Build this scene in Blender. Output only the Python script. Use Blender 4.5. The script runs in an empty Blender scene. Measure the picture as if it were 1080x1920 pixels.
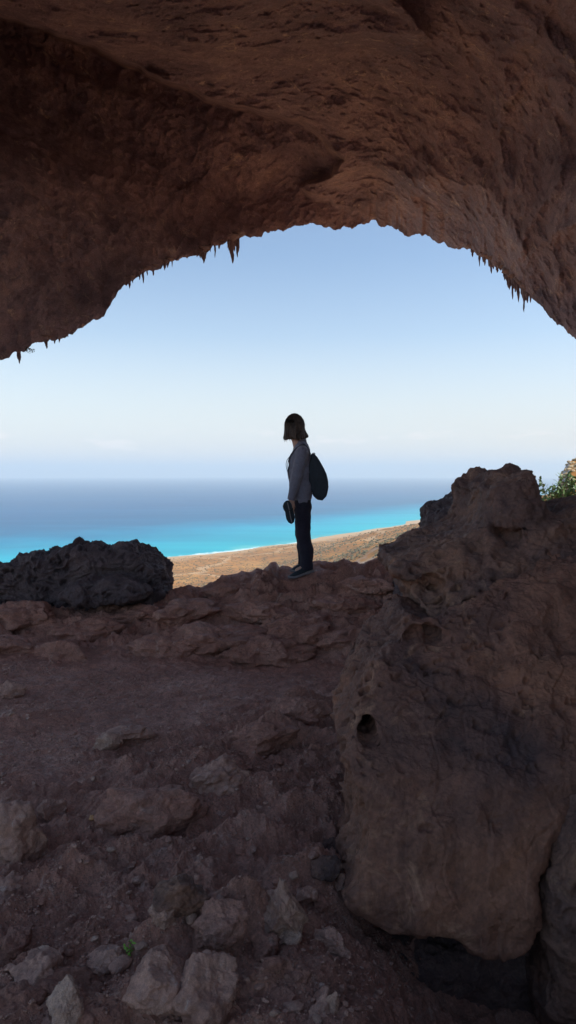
import bpy, math, random
import numpy as np
from math import radians as R

random.seed(7); RNG = np.random.default_rng(7)
sc = bpy.context.scene
COL = sc.collection
F = np.float32
FAST = 0

# ------------------------------------------------------------------ camera model (photo pixels 1080x1920)
FPX, CX, CY = 1350.0, 540.0, 960.0
PIT = math.atan((960 - 882) / FPX)
CP, SP = math.cos(PIT), math.sin(PIT)

def at(px, py, Y):
    """world point at distance Y (metres ahead) seen at a photo pixel"""
    a = (px - CX) / FPX; u = (CY - py) / FPX
    fy = CP + SP * u; fz = -SP + CP * u
    return (a / fy * Y, Y, fz / fy * Y)

def to_px(x, y, z):
    fwd = y * CP - z * SP; up = y * SP + z * CP
    fwd = np.where(fwd < 0.05, 0.05, fwd)
    return CX + FPX * x / fwd, CY - FPX * up / fwd

# ------------------------------------------------------------------ numpy noise
def _h(i, j, k, s):
    h = (i.astype(np.uint32) * np.uint32(374761393) + j.astype(np.uint32) * np.uint32(668265263)
         + k.astype(np.uint32) * np.uint32(2147483647) + np.uint32(s * 1013904223 & 0xffffffff))
    h ^= h >> np.uint32(13); h *= np.uint32(1274126177); h ^= h >> np.uint32(16)
    h *= np.uint32(2246822519); h ^= h >> np.uint32(13)
    return h

def perlin(x, y, z, s=0):
    xi = np.floor(x); yi = np.floor(y); zi = np.floor(z)
    fx = (x - xi).astype(F); fy = (y - yi).astype(F); fz = (z - zi).astype(F)
    xi = xi.astype(np.int64); yi = yi.astype(np.int64); zi = zi.astype(np.int64)
    u = fx * fx * fx * (fx * (fx * 6 - 15) + 10); v = fy * fy * fy * (fy * (fy * 6 - 15) + 10); w = fz * fz * fz * (fz * (fz * 6 - 15) + 10)
    out = 0
    for dx in (0, 1):
        for dy in (0, 1):
            for dz in (0, 1):
                h = _h(xi + dx, yi + dy, zi + dz, s)
                gx = (h & 1023).astype(F) / 511.5 - 1; gy = ((h >> 10) & 1023).astype(F) / 511.5 - 1; gz = ((h >> 20) & 1023).astype(F) / 511.5 - 1
                d = gx * (fx - dx) + gy * (fy - dy) + gz * (fz - dz)
                out = out + d * (u if dx else 1 - u) * (v if dy else 1 - v) * (w if dz else 1 - w)
    return out * 1.2

def fbm(x, y, z, o=5, s=0, g=0.5, l=2.03):
    a, r, t = 1.0, 0, 0
    for i in range(o):
        r = r + a * perlin(x, y, z, s + i); t += a
        x = x * l + 3.1; y = y * l + 7.7; z = z * l + 1.3; a *= g
    return r / t * 1.6

def ridged(x, y, z, o=5, s=0, g=0.55, l=2.07):
    a, r, t, w = 1.0, 0, 0, 1.0
    for i in range(o):
        n = 1 - np.abs(perlin(x, y, z, s + i)) * 2.2; n = np.clip(n, 0, 1) ** 2
        r = r + a * n * w; t += a; w = np.clip(n * 1.6, 0, 1)
        x = x * l + 3.1; y = y * l + 7.7; z = z * l + 1.3; a *= g
    return r / t

def worley(x, y, z, s=0):
    xi = np.floor(x).astype(np.int64); yi = np.floor(y).astype(np.int64); zi = np.floor(z).astype(np.int64)
    f1 = np.full(x.shape, 9.0, F); f2 = np.full(x.shape, 9.0, F)
    for dx in (-1, 0, 1):
        for dy in (-1, 0, 1):
            for dz in (-1, 0, 1):
                h = _h(xi + dx, yi + dy, zi + dz, s)
                d = ((xi + dx + (h & 1023) / 1023.0 - x) ** 2 + (yi + dy + ((h >> 10) & 1023) / 1023.0 - y) ** 2
                     + (zi + dz + ((h >> 20) & 1023) / 1023.0 - z) ** 2).astype(F)
                m = d < f1
                f2 = np.where(m, f1, np.minimum(f2, d)); f1 = np.where(m, d, f1)
    return np.sqrt(f1), np.sqrt(f2)

def sstep(a, b, x):
    t = np.clip((x - a) / (b - a), 0, 1); return t * t * (3 - 2 * t)

def tps(ctrl):
    """thin plate spline through (u,v,value) controls"""
    c = np.array(ctrl, float); P = c[:, :2]; n = len(P)
    def U(d2): return 0.5 * d2 * np.log(np.maximum(d2, 1e-12))
    K = U(((P[:, None] - P[None]) ** 2).sum(-1)) + np.eye(n) * 1e-6
    A = np.zeros((n + 3, n + 3)); A[:n, :n] = K; A[:n, n] = 1; A[:n, n + 1:] = P; A[n, :n] = 1; A[n + 1:, :n] = P.T
    sol = np.linalg.solve(A, np.concatenate([c[:, 2], [0, 0, 0]]))
    def f(u, v):
        r = sol[n] + sol[n + 1] * u + sol[n + 2] * v
        for i in range(n):
            r = r + sol[i] * U((u - P[i, 0]) ** 2 + (v - P[i, 1]) ** 2)
        return r
    return f

def poly_sdf(pts, X, Z):
    """signed distance to a 2-D polygon, negative inside"""
    p = np.array(pts, float); d = np.full(X.shape, 1e9); ins = np.zeros(X.shape, bool)
    for i in range(len(p)):
        a = p[i]; b = p[(i + 1) % len(p)]; e = b - a
        wx = X - a[0]; wz = Z - a[1]
        t = np.clip((wx * e[0] + wz * e[1]) / max(e @ e, 1e-12), 0, 1)
        d = np.minimum(d, (wx - e[0] * t) ** 2 + (wz - e[1] * t) ** 2)
        c = (a[1] > Z) != (b[1] > Z)
        with np.errstate(divide='ignore', invalid='ignore'):
            xx = (b[0] - a[0]) * (Z - a[1]) / ((b[1] - a[1]) if b[1] != a[1] else 1e-12) + a[0]
        ins ^= c & (X < xx)
    d = np.sqrt(d); return np.where(ins, -d, d)

# ------------------------------------------------------------------ mesh plumbing
def mesh_np(name, V, Q, smooth=True):
    V = np.ascontiguousarray(V, dtype=F); Q = np.ascontiguousarray(Q, dtype=np.int32)
    me = bpy.data.meshes.new(name); k = Q.shape[1]
    me.vertices.add(len(V)); me.vertices.foreach_set('co', V.ravel())
    me.loops.add(Q.size); me.loops.foreach_set('vertex_index', Q.ravel())
    me.polygons.add(len(Q)); me.polygons.foreach_set('loop_start', np.arange(0, Q.size, k, dtype=np.int32))
    me.update(calc_edges=True)
    me.polygons.foreach_set('use_smooth', np.full(len(Q), smooth, dtype=bool))
    return me

def grid_quads(nr, nc, wrap=False):
    r = np.arange(nr - 1)[:, None]; c = np.arange(nc if wrap else nc - 1)[None]
    c2 = (c + 1) % nc
    return np.stack([r * nc + c, r * nc + c2, (r + 1) * nc + c2, (r + 1) * nc + c], -1).reshape(-1, 4)

def link(name, me, mat, parent=None, **props):
    o = bpy.data.objects.new(name, me); COL.objects.link(o)
    if mat is not None: me.materials.append(mat)
    if parent is not None: o.parent = parent
    for k, v in props.items():
        if v: o[k] = v
    return o

def empty(name, loc=(0, 0, 0), **props):
    o = bpy.data.objects.new(name, None); COL.objects.link(o); o.location = loc; o.empty_display_size = .1
    for k, v in props.items():
        if v: o[k] = v
    return o

def subdivide(me, lv):
    o = bpy.data.objects.new('tmp', me); COL.objects.link(o)
    m = o.modifiers.new('s', 'SUBSURF'); m.levels = lv; m.render_levels = lv
    bpy.context.view_layer.update()
    dg = bpy.context.evaluated_depsgraph_get()
    out = bpy.data.meshes.new_from_object(o.evaluated_get(dg))
    bpy.data.objects.remove(o); return out

def get_vn(me):
    V = np.empty(len(me.vertices) * 3, F); me.vertices.foreach_get('co', V)
    N = np.empty(len(me.vertices) * 3, F); me.vertex_normals.foreach_get('vector', N)
    return V.reshape(-1, 3), N.reshape(-1, 3)

def set_v(me, V):
    me.vertices.foreach_set('co', np.ascontiguousarray(V, dtype=F).ravel()); me.update()
    me.polygons.foreach_set('use_smooth', np.ones(len(me.polygons), dtype=bool))

def surface_net(fn, lo, hi, h):
    lo = np.array(lo, float); hi = np.array(hi, float)
    n = np.ceil((hi - lo) / h).astype(int) + 1
    ax = [(lo[i] + np.arange(n[i]) * h).astype(F) for i in range(3)]
    X, Y, Z = np.meshgrid(*ax, indexing='ij')
    f = fn(X, Y, Z).astype(F)
    f[0] = f[-1] = 1; f[:, 0] = f[:, -1] = 1; f[:, :, 0] = f[:, :, -1] = 1
    s = f < 0
    cn = n - 1; acc = np.zeros((*cn, 3), F); cnt = np.zeros(cn, F)
    sl = lambda d, m: slice(d, m + d)
    for a in range(3):
        b, c = [i for i in range(3) if i != a]
        for db in (0, 1):
            for dc in (0, 1):
                o0 = [0, 0, 0]; o0[b] = db; o0[c] = dc; o1 = list(o0); o1[a] = 1
                i0 = tuple(sl(o0[i], cn[i]) for i in range(3)); i1 = tuple(sl(o1[i], cn[i]) for i in range(3))
                m = s[i0] != s[i1]
                f0 = f[i0][m]; f1 = f[i1][m]; t = f0 / (f0 - f1)
                v = np.zeros((len(t), 3), F); v[:, a] = t; v[:, b] = db; v[:, c] = dc
                acc[m] += v; cnt[m] += 1
    act = cnt > 0; idx = -np.ones(cn, np.int64); idx[act] = np.arange(act.sum())
    base = np.argwhere(act); V = lo + (base + acc[act] / cnt[act][:, None]) * h
    Q = []
    for a in range(3):
        b, c = (a + 1) % 3, (a + 2) % 3
        i0 = [slice(1, cn[i]) for i in range(3)]; i0[a] = slice(0, cn[a]); i1 = list(i0); i1[a] = slice(1, cn[a] + 1)
        s0 = s[tuple(i0)]; s1 = s[tuple(i1)]
        for flip in (False, True):
            m = (s0 & ~s1) if not flip else (~s0 & s1)
            p = np.argwhere(m)
            p[:, b] += 1; p[:, c] += 1
            def g(ob, oc):
                q = p.copy(); q[:, b] -= ob; q[:, c] -= oc; return idx[q[:, 0], q[:, 1], q[:, 2]]
            q = [g(1, 1), g(0, 1), g(0, 0), g(1, 0)]
            if flip: q = q[::-1]
            Q.append(np.stack(q, -1))
    Q = np.concatenate(Q); Q = Q[(Q >= 0).all(1)]
    return V, Q

# ------------------------------------------------------------------ node materials
def mat_new(name):
    m = bpy.data.materials.new(name); m.use_nodes = True
    nt = m.node_tree; b = nt.nodes['Principled BSDF']; return m, nt, b

def N_(nt, typ, **kw):
    n = nt.nodes.new(typ)
    for k, v in kw.items():
        if k in n.inputs: n.inputs[k].default_value = v
        else: setattr(n, k, v)
    return n

def ramp(nt, stops, src):
    r = nt.nodes.new('ShaderNodeValToRGB'); e = r.color_ramp.elements
    while len(e) < len(stops): e.new(.5)
    for i, (p, c) in enumerate(stops):
        e[i].position = p; e[i].color = (*c, 1) if len(c) == 3 else c
    nt.links.new(src, r.inputs[0]); return r

def noise(nt, vec, scale, detail=6, rough=.6, dist=0.0):
    n = nt.nodes.new('ShaderNodeTexNoise'); n.inputs['Scale'].default_value = scale
    n.inputs['Detail'].default_value = detail; n.inputs['Roughness'].default_value = rough; n.inputs['Distortion'].default_value = dist
    nt.links.new(vec, n.inputs['Vector']); return n

def mixc(nt, fac, a, b, mode='MIX'):
    m = nt.nodes.new('ShaderNodeMix'); m.data_type = 'RGBA'; m.blend_type = mode
    for i, v in ((0, fac), (6, a), (7, b)):
        if isinstance(v, (int, float)): m.inputs[i].default_value = v
        elif isinstance(v, tuple): m.inputs[i].default_value = (*v, 1)
        else: nt.links.new(v, m.inputs[i])
    return m.outputs[2]

def rock_mat(name, dark, mid, light, spots=(.5, .38, .28), spot_amt=.5, sc1=1.0, bump=.5, bd=.03, mapping=(1, 1, 1), rot=(0, 0, 0), rough=.64):
    m, nt, b = mat_new(name)
    g = nt.nodes.new('ShaderNodeNewGeometry'); mp = nt.nodes.new('ShaderNodeMapping')
    mp.inputs['Scale'].default_value = mapping; mp.inputs['Rotation'].default_value = rot
    nt.links.new(g.outputs['Position'], mp.inputs['Vector']); P = mp.outputs[0]
    n1 = noise(nt, P, 1.3 * sc1, 8, .62, .6)
    c = ramp(nt, [(.32, dark), (.5, mid), (.68, light)], n1.outputs[0]).outputs[0]
    n2 = noise(nt, P, 7 * sc1, 8, .7, .3)
    v = ramp(nt, [(.35, (.62, .62, .64)), (.6, (1.15, 1.12, 1.1))], n2.outputs[0]).outputs[0]
    c = mixc(nt, .75, c, v, 'MULTIPLY')
    n3 = noise(nt, P, 4.2 * sc1, 9, .75, 1.2)
    s = ramp(nt, [(.57, (0, 0, 0)), (.66, (spot_amt,) * 3)], n3.outputs[0]).outputs[0]
    c = mixc(nt, s, c, spots)
    n4 = noise(nt, P, 60 * sc1, 4, .7)
    v2 = ramp(nt, [(.3, (.5, .5, .5)), (.7, (1.4, 1.38, 1.36))], n4.outputs[0]).outputs[0]
    c = mixc(nt, .6, c, v2, 'MULTIPLY')
    nt.links.new(c, b.inputs['Base Color']); b.inputs['Roughness'].default_value = rough
    b.inputs['Specular IOR Level'].default_value = .38
    a1 = N_(nt, 'ShaderNodeMath', operation='MULTIPLY'); a1.inputs[1].default_value = 1.0; nt.links.new(n2.outputs[0], a1.inputs[0])
    n5 = noise(nt, P, 26 * sc1, 8, .75, .4)
    a2 = N_(nt, 'ShaderNodeMath', operation='MULTIPLY_ADD'); a2.inputs[1].default_value = .45
    nt.links.new(n5.outputs[0], a2.inputs[0]); nt.links.new(a1.outputs[0], a2.inputs[2])
    bp = nt.nodes.new('ShaderNodeBump'); bp.inputs['Strength'].default_value = bump; bp.inputs['Distance'].default_value = bd
    nt.links.new(a2.outputs[0], bp.inputs['Height']); nt.links.new(bp.outputs[0], b.inputs['Normal'])
    return m

def plain_mat(name, col, rough=.8, var=.25, scale=20, bump=0, sheen=0):
    m, nt, b = mat_new(name)
    t = nt.nodes.new('ShaderNodeTexCoord'); n = noise(nt, t.outputs['Object'], scale, 5, .6)
    lo = tuple(c * (1 - var) for c in col); hi = tuple(min(1, c * (1 + var)) for c in col)
    nt.links.new(ramp(nt, [(.3, lo), (.7, hi)], n.outputs[0]).outputs[0], b.inputs['Base Color'])
    b.inputs['Roughness'].default_value = rough; b.inputs['Specular IOR Level'].default_value = .3
    if sheen: b.inputs['Sheen Weight'].default_value = sheen
    if bump:
        bp = nt.nodes.new('ShaderNodeBump'); bp.inputs['Strength'].default_value = bump; bp.inputs['Distance'].default_value = .01
        nt.links.new(n.outputs[0], bp.inputs['Height']); nt.links.new(bp.outputs[0], b.inputs['Normal'])
    return m

M_CEIL = rock_mat('ceiling_rock', (.27, .185, .20), (.44, .30, .295), (.57, .39, .35), (.84, .62, .45), .85, .9, 1.0, .13, (1, 1, 1.2))
M_FLOOR = rock_mat('floor_rock', (.38, .18, .125), (.54, .265, .19), (.65, .36, .27), (.78, .55, .45), .6, 1.6, 1.0, .05)
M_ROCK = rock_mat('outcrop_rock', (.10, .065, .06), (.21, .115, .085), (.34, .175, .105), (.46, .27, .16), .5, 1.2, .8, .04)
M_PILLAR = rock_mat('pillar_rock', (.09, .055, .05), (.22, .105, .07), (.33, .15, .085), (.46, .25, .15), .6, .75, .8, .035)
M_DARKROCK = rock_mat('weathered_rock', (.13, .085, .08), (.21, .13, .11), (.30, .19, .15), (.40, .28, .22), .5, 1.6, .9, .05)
M_MOUND = rock_mat('blackened_rock', (.09, .065, .068), (.15, .108, .108), (.22, .155, .145), (.33, .25, .23), .5, 1.6, 1.0, .05)
M_PALE = rock_mat('pale_rock', (.36, .20, .15), (.50, .31, .225), (.60, .41, .31), (.72, .53, .41), .6, 5, .8, .012)
M_STONE = rock_mat('stone', (.32, .165, .12), (.46, .26, .19), (.57, .34, .25), (.55, .44, .38), .6, 4, .8, .012)
M_STAL = rock_mat('dripstone', (.16, .11, .11), (.22, .15, .14), (.3, .2, .17), (.35, .25, .2), .4, 4, .9, .02)

FILL_HOLE = (-181, -50, -12, 91, 132)  # angular bounds of the unseen openings added for fill light
# ------------------------------------------------------------------ cave ceiling and walls
RIM = [(-900, 800), (-500, 785), (-300, 765), (-100, 712), (0, 675), (20, 668), (50, 655), (75, 640), (105, 637), (125, 630), (150, 618), (172, 603), (195, 596),
       (205, 575), (222, 550), (245, 525), (268, 511), (300, 500), (330, 489), (370, 477), (395, 466), (425, 455), (450, 445), (480, 443), (505, 437),
       (540, 428), (570, 422), (585, 419), (600, 421), (612, 428), (640, 430), (665, 424), (690, 418), (700, 416), (715, 423), (735, 428), (750, 431),
       (762, 441), (775, 440), (787, 436), (810, 449), (840, 462), (870, 466), (890, 473), (915, 485), (940, 505), (960, 525), (990, 550), (1010, 570),
       (1040, 602), (1065, 625), (1080, 632), (1200, 690), (1400, 745), (1700, 780), (2200, 800)]
CREASE = [(-150, -20), (0, 30), (100, 62), (200, 100), (300, 150), (400, 190), (500, 215), (560, 230), (610, 265), (640, 300), (620, 330), (575, 345), (565, 352), (590, 372), (640, 390), (700, 415)]
C_CEIL = [(-150, -20, 7.0), (0, 30, 7.5), (200, 100, 8.5), (400, 190, 9.7), (560, 230, 10.3), (640, 300, 11.0), (620, 372, 12.1), (700, 416, 13.0),
          (800, 440, 12.0), (900, 478, 10.6), (1000, 560, 9.4), (1080, 632, 8.6), (1230, 705, 7.7), (0, -60, 6.0), (200, 0, 6.5), (400, 0, 6.9), (600, 0, 7.3),
          (700, 150, 9.0), (700, 300, 11.0), (900, 150, 7.9), (900, 300, 9.1), (1080, 150, 6.6), (1080, 400, 7.5), (1080, 0, 5.8), (900, 0, 6.5), (1230, 300, 6.3),
          (300, -150, 5.4), (700, -150, 5.9), (960, 420, 9.0), (800, 340, 10.2)]
C_BROW = [(-150, -20, 9.0), (0, 30, 9.6), (200, 100, 10.6), (400, 190, 11.1), (560, 230, 11.1), (640, 300, 11.4), (620, 360, 12.3),
          (-150, 735, 8.2), (0, 675, 9.0), (200, 585, 10.0), (400, 464, 11.8), (500, 438, 12.5), (600, 421, 12.9), (700, 416, 13.1), (-300, 770, 7.8), (-300, 300, 7.4),
          (150, 380, 9.9), (350, 340, 11.5)]
fC = tps([(a / 500, b / 500, c) for a, b, c in C_CEIL]); fB = tps([(a / 500, b / 500, c) for a, b, c in C_BROW])

def px_azel(px, py):
    x, y, z = at(px, py, 1.0); return math.atan2(x, y), math.atan2(z, math.hypot(x, y))
_rim = sorted(px_azel(*p) for p in RIM)
RAZ = np.array([R(-180), R(-68)] + [a for a, e in _rim] + [R(68), R(180)])
REL = np.array([R(-48), R(-48)] + [e for a, e in _rim] + [R(-48), R(-48)])

def rim_depth(px, py):
    return float(fB(px / 500, py / 500) if px < 690 else fC(px / 500, py / 500))

def cave_dist(az, el):
    x = np.sin(az) * np.cos(el); y = np.cos(az) * np.cos(el); z = np.sin(el)
    px, py = to_px(x, y, z)
    ok = (y * CP - z * SP) > .3
    pxc = np.clip(px, -500, 1600); pyc = np.clip(py, -500, 1000)
    Yc = fC(pxc / 500, pyc / 500); Yb = fB(pxc / 500, pyc / 500)
    poly = CREASE + [(700, 500), (400, 900), (-900, 1000), (-900, -100)]
    wob = perlin(px / 40, py / 40, px * 0, 5) * 9
    sd = poly_sdf(poly, pxc, pyc) + wob
    m = sstep(7, -7, sd)
    Y = Yc * (1 - m) + Yb * m
    Df = np.clip(Y, 4.5, 13.6) / np.maximum(np.cos(az), .2)
    te = np.tan(np.clip(el, 0, R(89.5)))
    Dg = 1 / ((1 / 7.6) ** 3 + (te / 4.3) ** 3) ** (1 / 3)
    out = np.maximum(np.maximum(-60 - px, px - 1140), np.maximum(-60 - py, 0))
    w = np.where(ok, 1 - sstep(0, 380, out), 0)
    return Df * w + Dg * (1 - w), m * w, px, py

azs = np.concatenate([np.arange(-180, -70, 4), np.arange(-70, -26, .7), np.linspace(-26, 26, 400 if FAST else 860), np.arange(26.6, 70, .7), np.arange(70, 180, 4)])
azs = np.radians(azs); NC = len(azs)
e0 = np.interp(azs, RAZ, REL)
N1, N2 = (200, 30) if FAST else (430, 60)
tt = np.concatenate([(np.linspace(0, 1, N1) ** 1.15), 1 + np.linspace(0, 1, N2 + 1)[1:]])
ET = R(39)
EL = np.where(tt[:, None] <= 1, e0[None] + (ET - e0[None]) * np.minimum(tt[:, None], 1), ET + (R(89.6) - ET) * (tt[:, None] - 1))
AZ = np.broadcast_to(azs[None], EL.shape)
D, mb, PX, PY = cave_dist(AZ, EL)
X0 = np.sin(AZ) * D; Y0 = np.cos(AZ) * D; Z0 = np.tan(EL) * D
fade = sstep(0, .05, EL - e0[None])
n_a = fbm(X0 * .35, Y0 * .35, Z0 * .35, 3, 11)
# folds run down to the right across the roof
u = (X0 * .55 + Y0 * .35 - Z0 * .4); v = (-X0 * .5 + Y0 * .8)
n_b = ridged(u * .55 + n_a, v * .22, Z0 * .45, 4, 21, .45)
n_c = fbm(X0 * 2.2, Y0 * 2.2, Z0 * 2.2, 6, 31, .6)
w1, w2 = worley(X0 * 2.6 + n_c, Y0 * 2.6, Z0 * 3.4, 41)
n_d = ridged(X0 * 5, Y0 * 5, Z0 * 5, 4, 51)
n_e = fbm(X0 * .9, Y0 * .9, Z0 * .9, 3, 33)
rel = n_a * .55 * fade - n_b * (.5 - .3 * mb) * fade + n_e * .22 * fade + n_c * .13 * (.25 + .75 * fade) + (w2 - w1) * -.05 * (.3 + .7 * fade) - n_d * .06
rel = rel + .25 * fade
Rr = np.sqrt(X0 ** 2 + Y0 ** 2 + Z0 ** 2); s_ = 1 + rel / Rr
# ragged rim outline
rag = (fbm(azs * 60, azs * 0 + 3, azs * 0, 5, 61, .55) * .010 + np.clip(perlin(azs * 200, azs * 0 + 9, azs * 0, 62), -.4, 1) * .0022 * sstep(-.1, .4, perlin(azs * 25, azs * 0, azs * 0, 63)))
Z0 = Z0 + (rag[None] * (1 - sstep(0, .06, EL - e0[None]))) * D
VX = np.stack([X0 * s_, Y0 * s_, Z0 * s_], -1)
# outside of the overhang: a thick lip, the cliff above and the hill over the cave
rimv = VX[0]; hd = np.stack([np.sin(azs), np.cos(azs), azs * 0], -1)
outer = []
for k, (o_, up) in enumerate([(.15, .04), (.6, .2), (1.4, .5), (2.4, 1.1), (3.0, 2.2), (2.9, 3.6), (1.5, 4.8), (-2, 6.0), (-5, 6.8)]):
    rr = rimv + hd * o_ + np.array([0, 0, up]); rr[:, 2] += max(o_, 0) * np.tan(np.maximum(e0, 0))
    nn = fbm(rr[:, 0] * .8, rr[:, 1] * .8, rr[:, 2] * .8, 4, 71) * min(.5, .1 + .3 * up)
    rr += hd * np.abs(nn)[:, None]; outer.append(rr)
outer.append(np.broadcast_to(np.array([0, -1, 10.5]), rimv.shape) + hd * .5)
Vc = np.concatenate([np.stack(outer[::-1]), VX]).reshape(-1, 3)
Qc = grid_quads(len(outer) + VX.shape[0], NC, True)
# unseen openings behind and overhead, added to let fill light into the cave
cq = Vc[Qc].mean(1); qa = np.degrees(np.arctan2(cq[:, 0], cq[:, 1])); qe = np.degrees(np.arctan2(cq[:, 2], np.hypot(cq[:, 0], cq[:, 1])))
wb = 5 * perlin(qa / 14, qe / 14, qa * 0, 72)
Qc = Qc[~((qa + wb > FILL_HOLE[0]) & (qa + wb < FILL_HOLE[1]) & (qe + wb > FILL_HOLE[2]) & (qe < FILL_HOLE[3])) & ~((qe + wb > 41) & (qa < 45)) & ~((qa + wb > FILL_HOLE[4]) & (qe > FILL_HOLE[2]) & (qe + wb < 80))]
me = mesh_np('cave_ceiling', Vc, Qc)
link('cave_ceiling', me, M_CEIL, kind='structure')

# ------------------------------------------------------------------ cave floor with the ledge
LEDGE = [(-600, 1120), (0, 1115), (260, 1112), (300, 1108), (325, 1104), (345, 1098), (380, 1097), (405, 1090), (418, 1080), (432, 1079), (452, 1071), (470, 1070), (480, 1063), (492, 1067), (508, 1055), (518, 1056),
         (524, 1066), (540, 1063), (560, 1060), (580, 1055), (598, 1050), (612, 1052), (628, 1056), (645, 1050), (660, 1053), (680, 1056), (700, 1050), (715, 1046), (735, 1035), (752, 1031), (770, 1036), (790, 1030), (1100, 1010), (1700, 1000)]
LX = np.array([(p[0] - CX) / FPX for p in LEDGE]); LZ = np.array([at(*p, 1.0)[2] for p in LEDGE])

def on_ground(px, py, z=-1.58):
    x, y, zz = at(px, py, 1.0); k = z / zz; return (x * k, y * k)
MOUNDS = [(560, 1325, .12, .22, .10), (510, 1385, .11, .2, .10), (390, 1450, .13, .25, .12), (275, 1500, .13, .26, .12), (60, 1360, .08, .4, .2), (350, 1660, .10, .16, .10), (440, 1720, .15, .14, .12), (600, 1600, .07, .15, .08),
          (300, 1790, .10, .14, .09), (480, 1560, .06, .22, .08), (130, 1640, .06, .22, .08), (60, 1850, .08, .16, .10), (560, 1880, .05, .3, .15), (250, 1870, .05, .2, .1)]
MP = [(*on_ground(a, b), h, w, w2) for a, b, h, w, w2 in MOUNDS]

def floor_z(x, y, detail=True):
    a = x / np.maximum(y, .5)
    Yc = 7.95 - .55 * sstep(-.08, -.2, a) + .2 * fbm(x * 1.5, x * 0, x * 0 + 2, 2, 81)
    zc = np.interp(a, LX, LZ) * Yc
    base = -1.6 - .035 * x + .05 * fbm(x * .6, y * .6, x * 0, 2, 82)
    t = np.clip((y - 5.9) / (Yc - 5.9), 0, 1)
    prof = np.interp(t, [0, .08, .2, .4, .6, .76, 1], [0, .05, .22, .48, .72, .88, 1])
    z = base + (zc - base) * prof
    z = z - .62 * np.exp(-(np.abs(x - 1.05) / .72) ** 3 - (np.abs(y - 2.5) / .75) ** 3)
    bx = sstep(0, 1, (y - Yc) / .35)
    z = z - 1.1 * np.maximum(y - Yc, 0) - .5 * bx
    for (mx, my, h, w, w2) in MP:
        ca, sa = .86, .5
        dx = (x - mx) * ca + (y - my) * sa; dy = -(x - mx) * sa + (y - my) * ca
        z = z + h * np.exp(-(dx / w) ** 2 - (dy / w2) ** 2)
    if not detail: return z
    near = sstep(5.3, 4.3, y - .95 * x + .5 * fbm(x * 1.3, y * 1.3, x * 0, 3, 96)) * sstep(5.9, 5.3, y); led = sstep(5.9, 6.5, y) * sstep(.0, .3, Yc - y + .12)
    # ledge: layered limestone folds running across
    wx = fbm(x * .9, y * .9, x * 0, 3, 83)
    r1 = ridged(x * .7 + wx, y * 2.2 + wx * 1.5, x * 0 + 4, 6, 84, .6)
    r2 = ridged(x * 2.6, y * 5 + wx * 2, x * 0, 5, 85, .6)
    q1, q2 = worley(x * 5 + wx * 2, y * 7, x * 0 + .5, 86)
    z = z + led * (.24 * (r1 - .4) + .07 * (r2 - .4) + .015 * (q2 - q1 - .3) + .05 * wx) * (1 - .75 * sstep(.45, 0, Yc - y))
    rc = np.clip(perlin(x * 9, y * 2, x * 0, 87), -.3, 1)
    z = z + .05 * rc * sstep(.35, .05, np.abs(y - Yc))
    # foreground: rubble ridges running up to the right
    u = x * .82 + y * .57; v = -x * .57 + y * .82
    g1 = ridged(u * 1.1 + wx, v * 2.6, x * 0 + 7, 6, 88, .55)
    g3 = ridged(u * 3.6 + wx, v * 5.5, x * 0 + 2, 5, 98, .55)
    g2 = fbm(x * 7, y * 7, x * 0, 5, 89, .5)
    a1, a2 = worley(x * 9 + g2 * .6, y * 9, x * 0 + .5, 90)
    b1, b2 = worley(x * 26, y * 26, x * 0 + .5, 91)
    patch = sstep(-.35, .25, fbm(x * .9, y * .9, x * 0 + 9, 3, 92))
    z = z + near * (.13 * (g1 - .35) + .04 * (g3 - .35) + .030 * g2 * (.4 + .9 * patch) - .032 * patch * (a1 - .4) - .016 * (b1 - .4) + .010 * fbm(x * 30, y * 30, x * 0, 3, 99, .6))
    ft = np.exp(-(((x - .15) / .30) ** 2 + ((y - 7.50) / .26) ** 2) ** 2)
    fz = -1.128 + .25 * (x - .01) + .13 * (y - 7.34) + .012 * g2
    z = z * (1 - ft) + fz * ft
    z = z + (.012 * g2 + .018 * (g3 - .3)) * (1 - near) * (1 - led) * (1 - ft) + .012 * fbm(x * 22, y * 22, x * 0, 3, 93)
    return z

faz = np.radians(np.concatenate([np.arange(-180, -27, 5), np.linspace(-27, 27, 350 if FAST else 760), np.arange(32, 180, 5)]))
fr = np.concatenate([[.05, .3, .6, .9, 1.2], np.geomspace(1.4, 9.2, 400 if FAST else 820), [9.6, 10.2, 11, 12.2, 15, 20, 28, 40, 60]])
RR, AA = np.meshgrid(fr, faz, indexing='ij')
x = np.sin(AA) * RR; y = np.cos(AA) * RR
z = floor_z(x, y)
z = np.where(y < 1.2, np.minimum(z, -1.55), z)
z = np.where((RR > 12.3) & (y > -2), -30 - RR, z)
me = mesh_np('cave_floor', np.stack([x, y, z], -1).reshape(-1, 3), grid_quads(len(fr), len(faz), True)[:, ::-1])
link('cave_floor', me, M_FLOOR, kind='structure')

# sunlit limestone terrace added out of view behind the camera to bounce light inside
ra = np.radians(np.arange(95, 290, 2.0)); rr_ = np.geomspace(8.5, 60, 70); RR, AA = np.meshgrid(rr_, ra, indexing='ij')
x = np.sin(AA) * RR; y = np.cos(AA) * RR
z = -1.45 - .02 * (RR - 8) + .5 * fbm(x / 4, y / 4, x * 0, 5, 97) * sstep(8, 14, RR)
link('bounce_terrace', mesh_np('bounce_terrace', np.stack([x, y, z], -1).reshape(-1, 3), grid_quads(len(rr_), len(ra))[:, ::-1]), rock_mat('limestone', (.46, .37, .30), (.57, .47, .39), (.65, .55, .46), (.68, .6, .5), .5, .8, .8, .05), kind='structure')

def gz(x, y): return float(floor_z(np.array([x]), np.array([y]))[0])

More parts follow.
